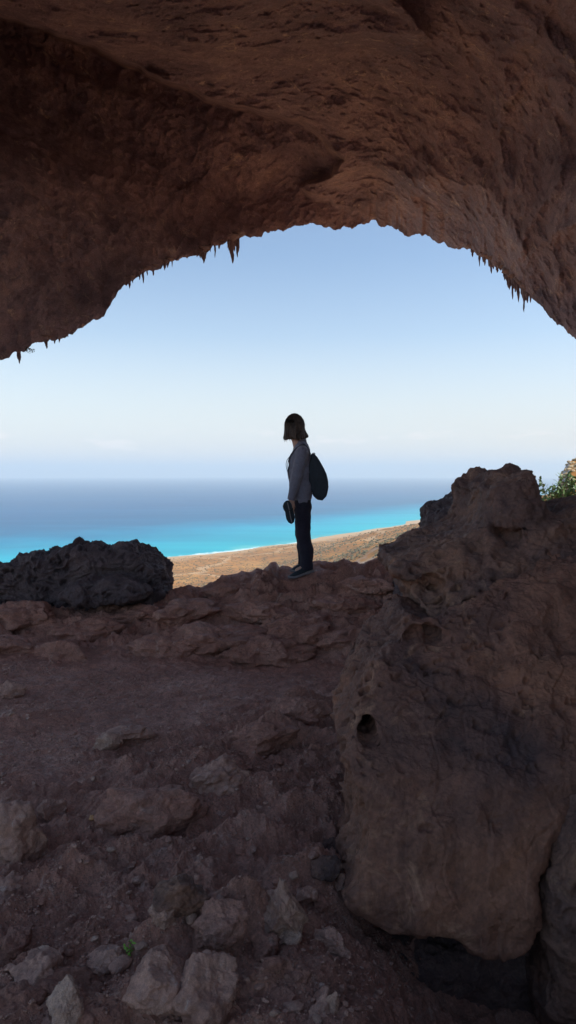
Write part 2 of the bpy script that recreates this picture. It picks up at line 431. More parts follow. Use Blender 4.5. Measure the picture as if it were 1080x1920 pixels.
def ground_hit(px, py):
    """where the line through a photo pixel meets the floor"""
    k = np.linspace(1.2, 9, 110); dx, dy, dz = at(px, py, 1.0)
    zz = floor_z(dx * k, k, True); i = max(int(np.argmax(dz * k < zz)), 1)
    k = np.linspace(k[i - 1], k[i], 30); zz = floor_z(dx * k, k, True); i = int(np.argmax(dz * k < zz))
    return dx * k[i], k[i], float(zz[i])

# ------------------------------------------------------------------ big rocks from implicit shapes
def big_rock(name, outline, Yc, T, mat, label, h=.03, rnd=.2, lv=1, amp=.12, fr_=1.2, yp=None, pit=1.0, fs=0, shrink=0.0, cuts=(), adds=(), det=1.0, tilt=(0, 0), strat=0, seed=0, flat=0, deep=None, category='rock', group=None):
    Yo = (lambda b: Yc) if yp is None else (lambda b: float(np.interp(b, [q[0] for q in yp], [q[1] for q in yp])))
    P = [(at(a, b, Yo(b) - fs)[0], at(a, b, Yo(b) - fs)[2]) for a, b in outline]
    if yp: zk = [at(540, q[0], q[1])[2] for q in yp][::-1]; yk = [q[1] for q in yp][::-1]
    xs = [p[0] for p in P]; zs = [p[1] for p in P]; pad = .15
    lo = (min(xs) - pad, Yc - T - pad - .25 - min(1.2, abs(tilt[1]) * (max(zs) - min(zs))), min(zs) - pad); hi = (max(xs) + pad, Yc + (deep or T) + pad + .25, max(zs) + pad)
    if yp: lo = (lo[0], min(yk) - T - pad - .2, lo[2]); hi = (hi[0], max(yk) + (deep or T) + pad + .2, hi[2])
    xm = (lo[0] + hi[0]) / 2; zm = (lo[2] + hi[2]) / 2
    def fn(X, Y, Z):
        d2 = poly_sdf(P, X[:, 0, :], Z[:, 0, :])[:, None, :]
        Yt = Yc + tilt[0] * (X - xm) + np.clip(tilt[1] * (Z - max(zs)), -1.2, .3)
        if yp: Yt = np.interp(Z, zk, yk) + tilt[0] * (X - xm)
        dy = np.where(Y < Yt, (Yt - Y) - T, (Y - Yt) - (deep or T))
        a = d2 + rnd; b = dy + rnd
        d = np.minimum(np.maximum(a, b), 0) + np.sqrt(np.maximum(a, 0) ** 2 + np.maximum(b, 0) ** 2) - rnd
        for (c, r) in adds:
            q = np.sqrt(((X - c[0]) / r[0]) ** 2 + ((Y - c[1]) / r[1]) ** 2 + ((Z - c[2]) / r[2]) ** 2)
            e = (q - 1) * min(r); hh = np.clip(.5 + .5 * (d - e) / .12, 0, 1); d = d * (1 - hh) + e * hh - .12 * hh * (1 - hh)
        d = d + shrink + amp * fbm(X * fr_, Y * fr_, Z * fr_, 3, seed) * sstep(0, .3, np.abs(d2) + .1)
        for (c, r) in cuts:
            q = np.sqrt(((X - c[0]) / r[0]) ** 2 + ((Y - c[1]) / r[1]) ** 2 + ((Z - c[2]) / r[2]) ** 2)
            e = -(q - 1 + .95 * fbm(X * 9, Y * 9, Z * 9, 3, seed + 3)) * min(r); k = .03; hh = np.clip(.5 + .5 * (e - d) / k, 0, 1); d = d * (1 - hh) + e * hh + k * hh * (1 - hh)
        return d
    V, Q = surface_net(fn, lo, hi, h * (1.5 if FAST else 1))
    me = subdivide(mesh_np(name, V, Q), max(lv - FAST, 0)) if lv - FAST > 0 else mesh_np(name, V, Q)
    V, N = get_vn(me); x, y, z = V.T
    wv = fbm(x * 1.5, y * 1.5, z * 1.5, 3, seed + 5)
    dd = .055 * (ridged(x * 1.5 + wv * .5, y * 1.5, z * 2.0, 5, seed + 6, .5) - .4) + .045 * fbm(x * 5, y * 5, z * 5, 6, seed + 7, .62)
    f1, f2 = worley(x * 2.1 + wv * .9, y * 2.1, z * 1.7 + wv * .4, seed + 8)
    dd = dd - .008 * sstep(.04, .0, f2 - f1) + .05 * (perlin(np.floor(x * 2.1 + wv) * .7, y * .3, z * .6, seed + 4))
    g1, g2 = worley(x * 6.5 + wv * 2, y * 6.5, z * 7.5, seed + 11); dd = dd + .022 * (g2 - g1 - .3)
    qn = fbm(x * 9, y * 9, z * 9, 3, seed + 14) * .7
    p1, p2 = worley(x * 12 + qn, y * 12 - qn, z * 14 + qn, seed + 9)
    pm = sstep(.0, .4, fbm(x * 1.3, y * 1.3, z * 1.3, 2, seed + 10) + np.clip(.5 * N[:, 2] - .4 * N[:, 0], -.4, .6)) * (1 - .9 * sstep(.55, .85, -N[:, 1]) * (flat > .5))
    dd = dd - .026 * pit * pm * sstep(.42, .2, p1) * 1.3
    if strat: dd = dd + strat * (ridged(x * .8 + wv, y * .8, z * 5 + wv * 2, 5, seed + 12, .6) - .4)
    face = 1 - flat * np.clip(-N[:, 1] * 1.4 - .2, 0, 1)
    set_v(me, V + N * (dd * det * face)[:, None])
    return link(name, me, mat, label=label, category=category, group=group)

# left boulder mound on the ledge
big_rock('boulder', [(-260, 1085), (-120, 1070), (-40, 1068), (0, 1063), (25, 1055), (32, 1043), (55, 1042), (82, 1028), (105, 1034), (130, 1026), (148, 1019), (185, 1023), (205, 1031), (232, 1031), (240, 1020), (262, 1029), (285, 1043), (303, 1058), (316, 1083),
                     (321, 1104), (300, 1130), (200, 1150), (-260, 1160)], 7.6, .55, M_MOUND, 'long dark craggy rock mound on the far left of the ledge, against the blue sea', h=.03, rnd=.10, lv=2, amp=.08, fr_=2.4, strat=.07, seed=100, det=1.2, pit=1.4, shrink=.015)
big_rock('boulder', [(120, 1112), (150, 1092), (190, 1080), (215, 1075), (245, 1083), (270, 1097), (279, 1110), (268, 1124), (225, 1130), (150, 1135)], 6.9, .22, M_MOUND,
         'smooth rounded grey boulder resting in front of the craggy mound on the left', h=.02, rnd=.09, lv=2, amp=.10, fr_=2.6, seed=120, det=1.0)
# back spur, dark, right of the ledge
big_rock('rock_spur', [(730, 1130), (762, 1052), (780, 1036), (797, 1012), (800, 972), (804, 952), (818, 943), (838, 941), (852, 929), (875, 921), (900, 919), (915, 915), (960, 930), (1000, 1130)], 6.7, .5, M_MOUND,
         'dark jagged rock spur rising from the right end of the ledge, behind the peaked outcrop', h=.03, rnd=.12, lv=2, amp=.10, fr_=2.2, seed=140, det=1.1)
def cut(px, py, Y, rx, ry, rz): return (at(px, py, Y), (rx, ry, rz))
# upper outcrop with the peak
big_rock('rock_outcrop', [(733, 1062), (737, 1048), (770, 1042), (800, 1026), (832, 1010), (866, 998), (893, 984), (905, 960), (912, 935), (905, 914), (922, 899), (944, 890), (949, 879), (985, 873), (1003, 876), (1008, 900), (1014, 930), (1028, 955), (1048, 968), (1066, 960), (1090, 945), (1200, 925), (1500, 900),
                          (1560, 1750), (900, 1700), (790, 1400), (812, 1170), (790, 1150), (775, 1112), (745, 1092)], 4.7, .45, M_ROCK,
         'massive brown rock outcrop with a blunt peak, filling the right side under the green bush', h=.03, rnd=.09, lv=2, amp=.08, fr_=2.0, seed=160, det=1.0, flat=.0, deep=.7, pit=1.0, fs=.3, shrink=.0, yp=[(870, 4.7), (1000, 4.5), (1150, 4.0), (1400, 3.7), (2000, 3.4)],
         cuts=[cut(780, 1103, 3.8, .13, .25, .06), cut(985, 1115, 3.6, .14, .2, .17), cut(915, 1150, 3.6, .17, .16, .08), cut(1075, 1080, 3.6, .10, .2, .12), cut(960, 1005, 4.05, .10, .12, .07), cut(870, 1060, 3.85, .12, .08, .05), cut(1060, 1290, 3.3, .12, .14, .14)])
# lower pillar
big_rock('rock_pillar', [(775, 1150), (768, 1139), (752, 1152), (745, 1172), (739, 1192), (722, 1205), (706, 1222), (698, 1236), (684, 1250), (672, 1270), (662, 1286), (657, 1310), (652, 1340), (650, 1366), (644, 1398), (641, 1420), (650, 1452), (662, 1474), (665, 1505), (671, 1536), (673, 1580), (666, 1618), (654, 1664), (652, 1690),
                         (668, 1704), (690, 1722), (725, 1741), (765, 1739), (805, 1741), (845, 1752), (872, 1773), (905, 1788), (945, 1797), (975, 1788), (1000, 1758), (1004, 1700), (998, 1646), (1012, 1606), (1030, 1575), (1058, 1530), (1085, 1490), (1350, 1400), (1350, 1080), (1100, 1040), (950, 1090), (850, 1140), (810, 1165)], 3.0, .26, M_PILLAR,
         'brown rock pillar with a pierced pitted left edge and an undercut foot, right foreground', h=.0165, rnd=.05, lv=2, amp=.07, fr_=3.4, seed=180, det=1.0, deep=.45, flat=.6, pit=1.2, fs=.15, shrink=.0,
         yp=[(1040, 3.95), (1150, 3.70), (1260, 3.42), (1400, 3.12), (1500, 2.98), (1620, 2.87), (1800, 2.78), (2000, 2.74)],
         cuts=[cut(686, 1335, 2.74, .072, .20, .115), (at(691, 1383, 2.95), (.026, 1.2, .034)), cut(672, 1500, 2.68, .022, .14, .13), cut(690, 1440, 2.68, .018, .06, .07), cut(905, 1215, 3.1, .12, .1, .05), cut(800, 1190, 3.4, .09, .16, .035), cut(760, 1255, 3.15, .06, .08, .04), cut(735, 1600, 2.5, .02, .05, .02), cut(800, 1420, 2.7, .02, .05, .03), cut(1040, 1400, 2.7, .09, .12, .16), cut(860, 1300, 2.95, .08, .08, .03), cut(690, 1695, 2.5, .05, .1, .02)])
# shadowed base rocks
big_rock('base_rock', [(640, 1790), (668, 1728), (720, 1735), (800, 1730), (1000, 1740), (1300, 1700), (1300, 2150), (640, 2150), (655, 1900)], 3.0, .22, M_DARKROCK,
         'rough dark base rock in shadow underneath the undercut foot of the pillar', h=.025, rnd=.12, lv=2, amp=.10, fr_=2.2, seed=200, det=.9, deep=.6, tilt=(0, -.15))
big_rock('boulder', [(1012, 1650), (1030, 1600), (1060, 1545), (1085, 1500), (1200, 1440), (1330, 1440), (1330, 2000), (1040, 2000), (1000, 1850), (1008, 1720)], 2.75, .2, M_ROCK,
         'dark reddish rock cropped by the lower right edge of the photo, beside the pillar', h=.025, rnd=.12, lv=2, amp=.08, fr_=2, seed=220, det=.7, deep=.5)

# ------------------------------------------------------------------ loose stones
import bmesh
from mathutils import Vector
def ico(sub):
    bm = bmesh.new(); bmesh.ops.create_icosphere(bm, subdivisions=sub, radius=1)
    V = np.array([v.co[:] for v in bm.verts], F); T = np.array([[v.index for v in f.verts] for f in bm.faces]); bm.free(); return V, T
ICO = {k: ico(k) for k in (1, 2, 3, 4, 5, 6)}

def stone_shape(sub, dims, seed, rough=.25, planes=9, pointed=0):
    V, T = ICO[sub]; V = V.copy(); rg = np.random.default_rng(seed)
    r = np.ones(len(V), F)
    for _ in range(planes):
        n = rg.normal(size=3); n /= np.linalg.norm(n); d = rg.uniform(.55, .85)
        c = V @ n; k = np.where(c > 1e-3, d / np.maximum(c, 1e-3), 9); r = np.minimum(r, k)
    V = V * r[:, None]
    if pointed: V[:, :2] *= (1 - pointed * np.clip((V[:, 2] + .3), 0, 1))[:, None]
    n = fbm(V[:, 0] * 1.4 + seed, V[:, 1] * 1.4, V[:, 2] * 1.4, 3, seed)
    V = V * (1 + rough * n)[:, None] * np.array(dims)
    return V, T

def stone(name, px, py, dims, label, mat=M_STONE, seed=1, rot=0, sink=.3, rough=.3, planes=9, pointed=0, sub=6, group=None, groove=0, xyz=None, category='rock'):
    V, T = stone_shape(sub, dims, seed, rough, planes, pointed)
    m = max(dims); x, y, z = (V / m).T
    L = np.linalg.norm(V, axis=1, keepdims=True)
    d = .12 * (ridged(x * 1.6 + seed, y * 1.6, z * 1.6, 6, seed + 1, .62) - .4) + .05 * fbm(x * 7, y * 7, z * 7, 4, seed + 2)
    if groove: d = d + groove * (ridged((x * .8 + z * .6) * 2.6, y * .5, (z * .8 - x * .6) * .35, 3, seed + 4) - .4)
    V = V + V / np.maximum(L, 1e-6) * (d * m)[:, None]
    me = mesh_np(name, V, T)
    gx, gy, g = ground_hit(px, py) if xyz is None else xyz
    o = link(name, me, mat, label=label, category=category, group=group)
    o.location = (gx, gy, g + dims[2] * (1 - sink) - dims[2] * .3); o.rotation_euler = (0, 0, rot)
    return o

stone('rock', 526, 1742, (.10, .10, .135), 'pale pointed rock with grooved sides standing in the middle of the foreground rubble', M_PALE, 31, .4, .25, .2, 12, .55, groove=.16)
stone('rock', 545, 1765, (.055, .05, .05), 'small pale lump at the right foot of the pointed rock', M_PALE, 32, .2, .3, .3)
stone('rock', 385, 1880, (.13, .11, .09), 'large rounded brown rock at the bottom edge, left of centre', M_STONE, 33, .3, .2, .25, 10, .15)
stone('rock', 300, 1850, (.12, .09, .075), 'brown rock with a slanting top just left of the large bottom rock', M_STONE, 34, 1.1, .3, .25, 9, .2)
stone('rock', 187, 1812, (.08, .05, .045), 'low wedge shaped stone beside the green sprout', M_STONE, 35, .25, .3, .2)
stone('rock', 120, 1905, (.06, .06, .07), 'pale topped angular stone in the lower left corner', M_PALE, 36, .3, .2, .25, 10, .35)
stone('rock', 272, 1880, (.035, .035, .03), 'small pale cobble between the lower left corner stone and the large bottom rock', M_PALE, 37)
stone('rock', 625, 1895, (.026, .026, .038), 'upright pale chip of stone at the bottom, right of centre', M_PALE, 38, .2, .1, .3, 8, .2)
stone('rock', 405, 1745, (.11, .08, .075), 'knobbly reddish rock left of the pointed pale rock', M_FLOOR, 39, .3, .35, .35, 6)
stone('rock', 345, 1700, (.10, .08, .07), 'dark blocky rock half buried above the bottom rubble, left of centre', M_ROCK, 40, .9, .35, .3, 9)
stone('rock', 308, 1725, (.05, .045, .04), 'small pitted pale stone at the foot of the dark blocky rock', M_PALE, 41, .3, .3, .4, 6)
stone('rock', 612, 1640, (.07, .05, .05), 'dark angular stone beside the left edge of the pillar', M_ROCK, 42, .4, .3, .25)
stone('rock', 642, 1668, (.05, .04, .045), 'small pale edged stone resting against the foot of the pillar', M_STONE, 43, .9, .3, .3)
stone('rock', 620, 1595, (.07, .05, .04), 'flat dark stone upslope of the angular stone by the pillar', M_ROCK, 44, .2, .3, .25)
stone('rock', 575, 1690, (.045, .04, .045), 'small reddish stone just right of the pointed pale rock', M_STONE, 45, .2, .3, .3)
stone('rock', 620, 1775, (.07, .05, .04), 'pale jagged stone in the shade between pointed rock and pillar', M_STONE, 46, 2.5, .35, .5, 5)
stone('ribbed_rock', 35, 1600, (.15, .14, .20), 'pale ribbed dripstone block with vertical flutes at the left edge', M_STONE, 47, .1, .45, .25, 6, .1, groove=.14)
stone('rock', 95, 1530, (.07, .05, .06), 'small tilted slab beside the ribbed dripstone block', M_STONE, 48, .6, .3, .25)
stone('flat_stone', 240, 1385, (.15, .09, .035), 'flat oval stone lying on the dusty slope, larger of the touching pair', M_STONE, 49, .35, -.2, .12, 6)
stone('flat_stone', 266, 1384, (.085, .05, .03), 'small flat stone tucked under the right end of the flat oval stone', M_STONE, 50, .35, -.1, .12, 6)
stone('flat_stone', 203, 1402, (.085, .04, .05), 'narrow tilted stone downslope to the left of the flat oval stone', M_PALE, 51, .6, .1, .2, 8)
stone('rock', 172, 1537, (.018, .013, .012), 'tiny orange pebble on the smooth soil right of the ribbed block', plain_mat('orange_stone', (.55, .3, .14), .8), 52, .2, .1, .2, 5, sub=3)
stone('rock', 15, 1305, (.14, .08, .07), 'pale capped rock on the left edge below the ledge', M_STONE, 53, .2, .3, .3)
stone('rock', 560, 1345, (.20, .12, .09), 'craggy rock breaking through the soil below the ledge, right of centre', M_FLOOR, 54, .3, .45, .45, 6)
stone('rock', 500, 1395, (.20, .12, .09), 'craggy rock breaking through the soil, downslope left of the one below the ledge', M_FLOOR, 55, .5, .45, .45, 6)
stone('rock', 400, 1475, (.19, .11, .10), 'broad pale topped rock in the middle of the rubble slope', M_STONE, 56, .5, .45, .4, 6)
stone('rock', 290, 1530, (.24, .13, .13), 'broad dark slab with a smooth front face in the middle left of the slope', M_FLOOR, 57, .5, .5, .3, 7)
for i, (a, b_, sx_) in enumerate([(50, 1160, 1.2), (160, 1185, 1.0), (250, 1150, .8), (345, 1150, 1.1), (400, 1195, 1.3), (480, 1150, 1.0), (570, 1185, 1.2), (640, 1135, .9), (425, 1112, .7), (300, 1220, 1.0), (110, 1225, 1.2), (500, 1225, 1.1), (650, 1200, 1.0), (690, 1100, .8), (20, 1215, .9)]):
    stone('bedrock_lump', a, b_, (.34 * sx_, .22 * sx_, .13 * sx_), 'low worn lump of bedrock in the broken face of the ledge', M_FLOOR, 800 + i, .5 * math.sin(i * 2.3), .75, .4, 5, sub=6, group='bedrock lumps along the face of the ledge')
# bright patch in the pillar's hole, its brightness put into a stand-in's pale colour
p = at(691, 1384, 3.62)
stone('rock', 0, 0, (.05, .03, .05), 'pale stand-in for the bright patch in the gap near the left edge of the pillar', plain_mat('bright_patch', (.85, .72, .6), .8, .3, 30), 58, .2, .1, .2, 9, sub=3, xyz=(p[0], p[1], p[2] - .03))

# individual cobbles
k = 0; rg = np.random.default_rng(5); seen = []
while k < 85:
    px, py = rg.uniform(-10, 660), rg.uniform(1330, 1915)
    if px > 640 and py < 1700: continue
    if rg.random() > .25 + .75 * ((py - 1330) / 600): continue
    s = rg.uniform(.009, .024) * (1 if rg.random() < .85 else 1.5)
    gx, gy, g = ground_hit(px, py)
    dm = (s * rg.uniform(.9, 1.5), s * rg.uniform(.7, 1.1), s * rg.uniform(.5, .9))
    stone('cobble', 0, 0, dm, 'small angular stone scattered over the cave floor rubble', (M_STONE, M_PALE, M_FLOOR)[int(rg.integers(3))], int(300 + k), rg.uniform(0, 6), .25, .25, 8, sub=3, xyz=(gx, gy, g), group='small stones scattered on the cave floor', category='stone')
    k += 1

for i in range(20):
    px = rg.uniform(-20, 660); py = 1925 - 270 * rg.random() ** 1.3
    s = rg.uniform(.025, .075); gx, gy, g = ground_hit(px, py)
    stone('rock', 0, 0, (s * rg.uniform(.9, 1.5), s, s * rg.uniform(.6, 1.0)), 'rough reddish rock half buried in the foreground rubble', (M_FLOOR, M_STONE, M_FLOOR)[i % 3], 500 + i, rg.uniform(0, 6), .8, .4, 6, sub=5 if s > .05 else 4, xyz=(gx, gy, g), group='rocks half buried in the foreground rubble')
# gravel: thousands of pebbles as one mass
Vs, Ts = [], []; base = 0; protos = [stone_shape(1, (1, .8, .6), 600 + i, .2, 6) for i in range(8)]
n = 26000
gy = np.exp(rg.uniform(math.log(1.5), math.log(5.6), n)); ga = rg.uniform(-.46, .20, n); gxx = gy * ga
den = fbm(gxx * 1.2, gy * 1.2, gxx * 0 + 5, 3, 95); keep = den > rg.uniform(-.6, .35, n)
gxx, gy = gxx[keep], gy[keep]; gzz = floor_z(gxx, gy)
for i in range(len(gxx)):
    V, T = protos[i % 8]; s = rg.uniform(.003, .0065) * (1 + (rg.random() < .06) * 1.2) * (.75 + .14 * gy[i]); a = rg.uniform(0, 6.28); c, sn = math.cos(a), math.sin(a)
    W = V * s; W = np.stack([W[:, 0] * c - W[:, 1] * sn, W[:, 0] * sn + W[:, 1] * c, W[:, 2]], -1) + np.array([gxx[i], gy[i], gzz[i] + s * .25])
    Vs.append(W); Ts.append(T + base); base += len(W)
link('gravel', mesh_np('gravel', np.concatenate(Vs), np.concatenate(Ts), False), M_STONE, kind='stuff')

# ------------------------------------------------------------------ stalactites
def stalactite(px, yt, yb, w, label, group, idx, lean=0):
    Yd = rim_depth(px, yt) + .02
    top = np.array(at(px, yt - 9, Yd)); bot = np.array(at(px + lean, yb, Yd)); r0 = w / 2 / FPX * Yd * 1.3
    L = top[2] - bot[2]; nr, ns = 22, 10; rg = np.random.default_rng(900 + idx)
    t = np.linspace(0, 1, nr); V = []
    wob = np.cumsum(rg.normal(0, .06, (nr, 2)), 0) * r0 * .8
    prof = (1 - t) ** .55 * (1 + .35 * np.interp(t, np.linspace(0, 1, 7), rg.uniform(-1, 1, 7))); prof[0] *= 2.4; prof[1] *= 2.0; prof[2] *= 1.6; prof[3] *= 1.3; prof[-1] = .05
    for i in range(nr):
        c = top + (bot - top) * t[i]; c[:2] += wob[i]
        an = np.arange(ns) / ns * 2 * math.pi
        rr = r0 * prof[i] * (1 + .25 * perlin(np.cos(an) * 1.5, np.sin(an) * 1.5, an * 0 + t[i] * 6 + idx, 3))
        V.append(np.stack([c[0] + np.cos(an) * rr, c[1] + np.sin(an) * rr, c[2] + an * 0], -1))
    V = np.concatenate(V) - top
    me = mesh_np('stalactite', V, grid_quads(nr, ns, True)[:, ::-1])
    o = link('stalactite', me, M_STAL, label=label, category='stalactite', group=group); o.location = top
SL = [(380, 474, 494, 8, 'short thick stalactite, leftmost of the bunch at the left shoulder of the arch'), (403, 462, 484, 3.5, 'thin needle stalactite between the thick one and the two long ones'),
      (411, 460, 468, 5, 'stubby stalactite just right of the thin needle'), (434, 452, 494, 9, 'longest stalactite hanging from the left side of the cave arch'), (446, 448, 483, 8, 'second long stalactite, rightmost on the left side of the arch')]
for i, s in enumerate(SL): stalactite(*s, 'stalactites hanging from the cave arch', i)
SM = [(268, 513, 531, 6), (262, 516, 525, 4), (288, 506, 517, 6), (276, 510, 517, 4), (243, 528, 541, 5), (249, 524, 531, 4), (309, 498, 507, 5), (315, 496, 502, 6), (323, 492, 501, 3), (428, 456, 465, 4), (394, 468, 473, 3), (388, 470, 477, 3), (369, 478, 483, 3)]
for i, s in enumerate(SM): stalactite(*s, 'tiny dripstone stub along the left slope of the arch rim', 'stalactites hanging from the cave arch', 20 + i)
stalactite(36, 661, 682, 7, 'blunt stalactite lowest on the left end of the rim, beside the hanging twigs', 'stalactites hanging from the cave arch', 40)
stalactite(84, 640, 654, 9, 'leaning stalactite stub just right of the hanging twigs', 'stalactites hanging from the cave arch', 41, 4)
for i, s in enumerate([(103, 638, 645, 4), (112, 636, 643, 4), (128, 628, 633, 3)]): stalactite(*s, 'minute drip point on the rim right of the leaning stub', 'stalactites hanging from the cave arch', 43 + i)
for i, s in enumerate([(439, 451, 472, 6), (429, 454, 470, 5), (376, 475, 484, 5), (384, 472, 486, 5), (441, 450, 462, 5)]): stalactite(*s, 'small broken tip beside the long stalactites on the left side of the arch', 'stalactites hanging from the cave arch', 50 + i)
SR = [(885, 470, 483, 6), (899, 478, 500, 4), (909, 484, 498, 6), (916, 488, 501, 6), (922, 490, 513, 7), (930, 492, 511, 9), (937, 497, 508, 8), (905, 482, 492, 5), (926, 492, 505, 6), (942, 503, 512, 5)]
for i, s in enumerate(SR): stalactite(*s, 'ragged stalactite in the upper cluster on the right side of the arch', 'stalactites hanging from the cave arch', 60 + i)
SQ = [(946, 508, 526, 6), (951, 512, 540, 9), (957, 518, 543, 8), (961, 520, 562, 5), (966, 526, 548, 8), (972, 530, 567, 6), (977, 534, 560, 8), (987, 544, 569, 8), (995, 552, 568, 5), (964, 522, 541, 7), (983, 538, 563, 9)]
for i, s in enumerate(SQ): stalactite(*s, 'dark stalactite in the lower dense cluster on the right side of the arch', 'stalactites hanging from the cave arch', 80 + i)
stalactite(982, 540, 586, 6, 'longest stalactite of the lower cluster on the right side of the arch', 'stalactites hanging from the cave arch', 99)

# ------------------------------------------------------------------ plants
M_LEAF = plain_mat('leaf', (.09, .16, .05), .5, .45, 3)
M_LEAF2 = plain_mat('leaf_bright', (.22, .42, .06), .5, .3, 8)
M_BARK = plain_mat('bark', (.16, .11, .08), .9)
def tube_np(pts, r0, r1, ns=6):
    pts = np.array(pts, float); n = len(pts); V = []
    for i in range(n):
        d = pts[min(i + 1, n - 1)] - pts[max(i - 1, 0)]; d /= np.linalg.norm(d) + 1e-9
        a = np.cross(d, [0, 0, 1.]) if abs(d[2]) < .9 else np.cross(d, [1., 0, 0]); a /= np.linalg.norm(a); b = np.cross(d, a)
        r = r0 + (r1 - r0) * i / (n - 1); an = np.arange(ns) / ns * 2 * math.pi
        V.append(pts[i] + r * (np.cos(an)[:, None] * a + np.sin(an)[:, None] * b))
    return np.concatenate(V), grid_quads(n, ns, True)
def join(parts):
    b = 0; Vs = []; Qs = []
    for V, Q in parts: Vs.append(V); Qs.append(Q + b); b += len(V)
    return np.concatenate(Vs), np.concatenate(Qs)
def leaf(c, d, n, L, W):
    d = d / np.linalg.norm(d); s = np.cross(d, n); s /= np.linalg.norm(s) + 1e-9; n2 = np.cross(s, d)
    V = np.array([c, c + d * L * .35 + s * W, c + d * L + n2 * -.15 * L, c + d * L * .35 - s * W, c + d * L * .7 + s * W * .7 - n2 * .05 * L, c + d * L * .7 - s * W * .7 - n2 * .05 * L])
    return V, np.array([[0, 1, 5, 3], [1, 4, 2, 5]])
def shrub(name, centre, dims, nb, nl, L, label, lm, seed, cat='bush', hang=False):
    rg = np.random.default_rng(seed); root = empty(name, centre, label=label, category=cat)
    st, lv = [], []
    for i in range(nb):
        th = rg.uniform(0, 6.28); e = rg.uniform(.1, 1.0); tip = np.array([math.cos(th) * e, math.sin(th) * e, rg.uniform(.35, 1) * (-1 if hang else 1)]) * dims
        mid = tip * .5 + rg.normal(0, .08, 3) * dims; pts = [np.zeros(3), mid * .5, mid, (mid + tip) / 2 + rg.normal(0, .04, 3) * dims, tip]
        st.append(tube_np(pts, L * .12, L * .03, 4))
        for j in range(nl):
            t = rg.uniform(.25, 1); q = t * 4; a = int(min(q, 3)); c = np.array(pts[a]) * (1 - (q - a)) + np.array(pts[a + 1]) * (q - a)
            c = c + rg.normal(0, .05, 3) * dims; lv.append(leaf(c, rg.normal(0, 1, 3) + [0, 0, .3], rg.normal(0, 1, 3) + [0, 0, 1], L * rg.uniform(.7, 1.3), L * .28))
    V, Q = join(st); link('stem', mesh_np('stem', V, Q), M_BARK, root)
    V, Q = join(lv); link('foliage', mesh_np('foliage', V, Q, False), lm, root)
    return root
c = np.array(at(1056, 985, 14.0)); shrub('bush', c, np.array([.62, .5, 1.0]), 70, 26, .085, 'leafy green bush in sunlight behind the right hand outcrop', M_LEAF, 1)
c = np.array(at(1115, 985, 15.0)); shrub('bush', c, np.array([.7, .5, 1.15]), 70, 24, .085, 'darker green bush cropped by the right edge, under the hillside', M_LEAF, 2)
x, y, z = ground_hit(243, 1792); shrub('sprout', (x, y, z - .01), np.array([.035, .03, .07]), 5, 6, .014, 'tiny bright green sprout growing between foreground stones', M_LEAF2, 3, 'plant')
c = np.array(at(52, 652, 9.1)); shrub('twig_plant', c, np.array([.16, .1, .07]), 12, 5, .02, 'small leafy twig plant hanging under the left end of the rim', plain_mat('dry_leaf', (.06, .08, .05), .7), 4, 'plant', hang=True)

# ------------------------------------------------------------------ coast: plain, shoulder of the mountain, sea
T_ = [(-3000, 500, -300), (-1500, 1500, -301), (-420, 2464, -300), (11, 2950, -300), (770, 4170, -300)]
def w(px, py, Y): return at(px, py, Y)
ctl = [w(330, 1100, 1850), w(400, 1085, 1950), w(480, 1066, 2200), w(560, 1062, 1700), w(640, 1045, 1500), w(700, 1035, 1150), w(770, 1020, 1000), w(795, 990, 1500), w(720, 1003, 1850), w(660, 1013, 2150), w(600, 1022, 2550), w(560, 1045, 2200), w(700, 1018, 1500),
       (-420, 2440, -299), (11, 2920, -299), (-900, 1950, -300), (-2500, 200, -300), (420, 3000, -268), (900, 2600, -170), (900, 900, 20), (500, 500, -60), (-400, 1200, -290), (-1000, 600, -280), (0, 900, -220), (300, 3000, -290), (2500, 2500, 60), (1500, 5000, -300), (900, 4200, -305)]
fT = tps([(a / 1000, b / 1000, c) for a, b, c in ctl])
def shore(x, y): return y - 2935 - 1.13 * np.minimum(x, 0) - 1.6 * np.maximum(x, 0) + 150 * fbm(x / 500, y / 500, x * 0, 3, 7)
def land_z(x, y):
    z = fT(x / 1000, y / 1000); rr = np.hypot(x, y)
    inland = np.clip(-shore(x, y), 0, 4000)
    z = np.maximum(z, -299.5) + 6 * fbm(x / 160, y / 160, x * 0, 5, 8) * sstep(50, 600, inland) + 26 * fbm(x / 420, y / 420, x * 0, 4, 9) * sstep(-285, -200, z)
    z = np.where(shore(x, y) > 0, -300 - np.clip(shore(x, y) * .02, 0, 20), np.maximum(z, -299.6 + np.clip(inland, 0, 100) * .02))
    zs = -4.2 - .60 * (rr - 11) + 2.0 * fbm(x / 12, y / 12, x * 0, 5, 10) * sstep(12, 40, rr)
    flank = sstep(R(14.5), R(21.5), np.arctan2(x, y)) * sstep(17, 40, rr)
    zs = zs * (1 - flank) + (-3.2 + .045 * np.minimum(rr, 130) + 1.0 * fbm(x / 9, y / 9, x * 0, 4, 12) - .6 * np.clip(rr - 95, 0, 1e5)) * flank
    k = 12.0; h = np.clip(.5 + .5 * (zs - z) / k, 0, 1)
    return np.where(rr < 60, np.maximum(zs, z), z * (1 - h) + zs * h + k * h * (1 - h) * .5)
ta = np.radians(np.concatenate([np.arange(-85, -26, 1.0), np.linspace(-26, 28, 640), np.arange(28.5, 85, 1.0)]))
tr = np.geomspace(8.5, 9000, 760)
RR, AA = np.meshgrid(tr, ta, indexing='ij'); x = np.sin(AA) * RR; y = np.cos(AA) * RR
z = land_z(x, y)
m, nt, b = mat_new('dry_ground'); g = nt.nodes.new('ShaderNodeNewGeometry'); P = g.outputs['Position']
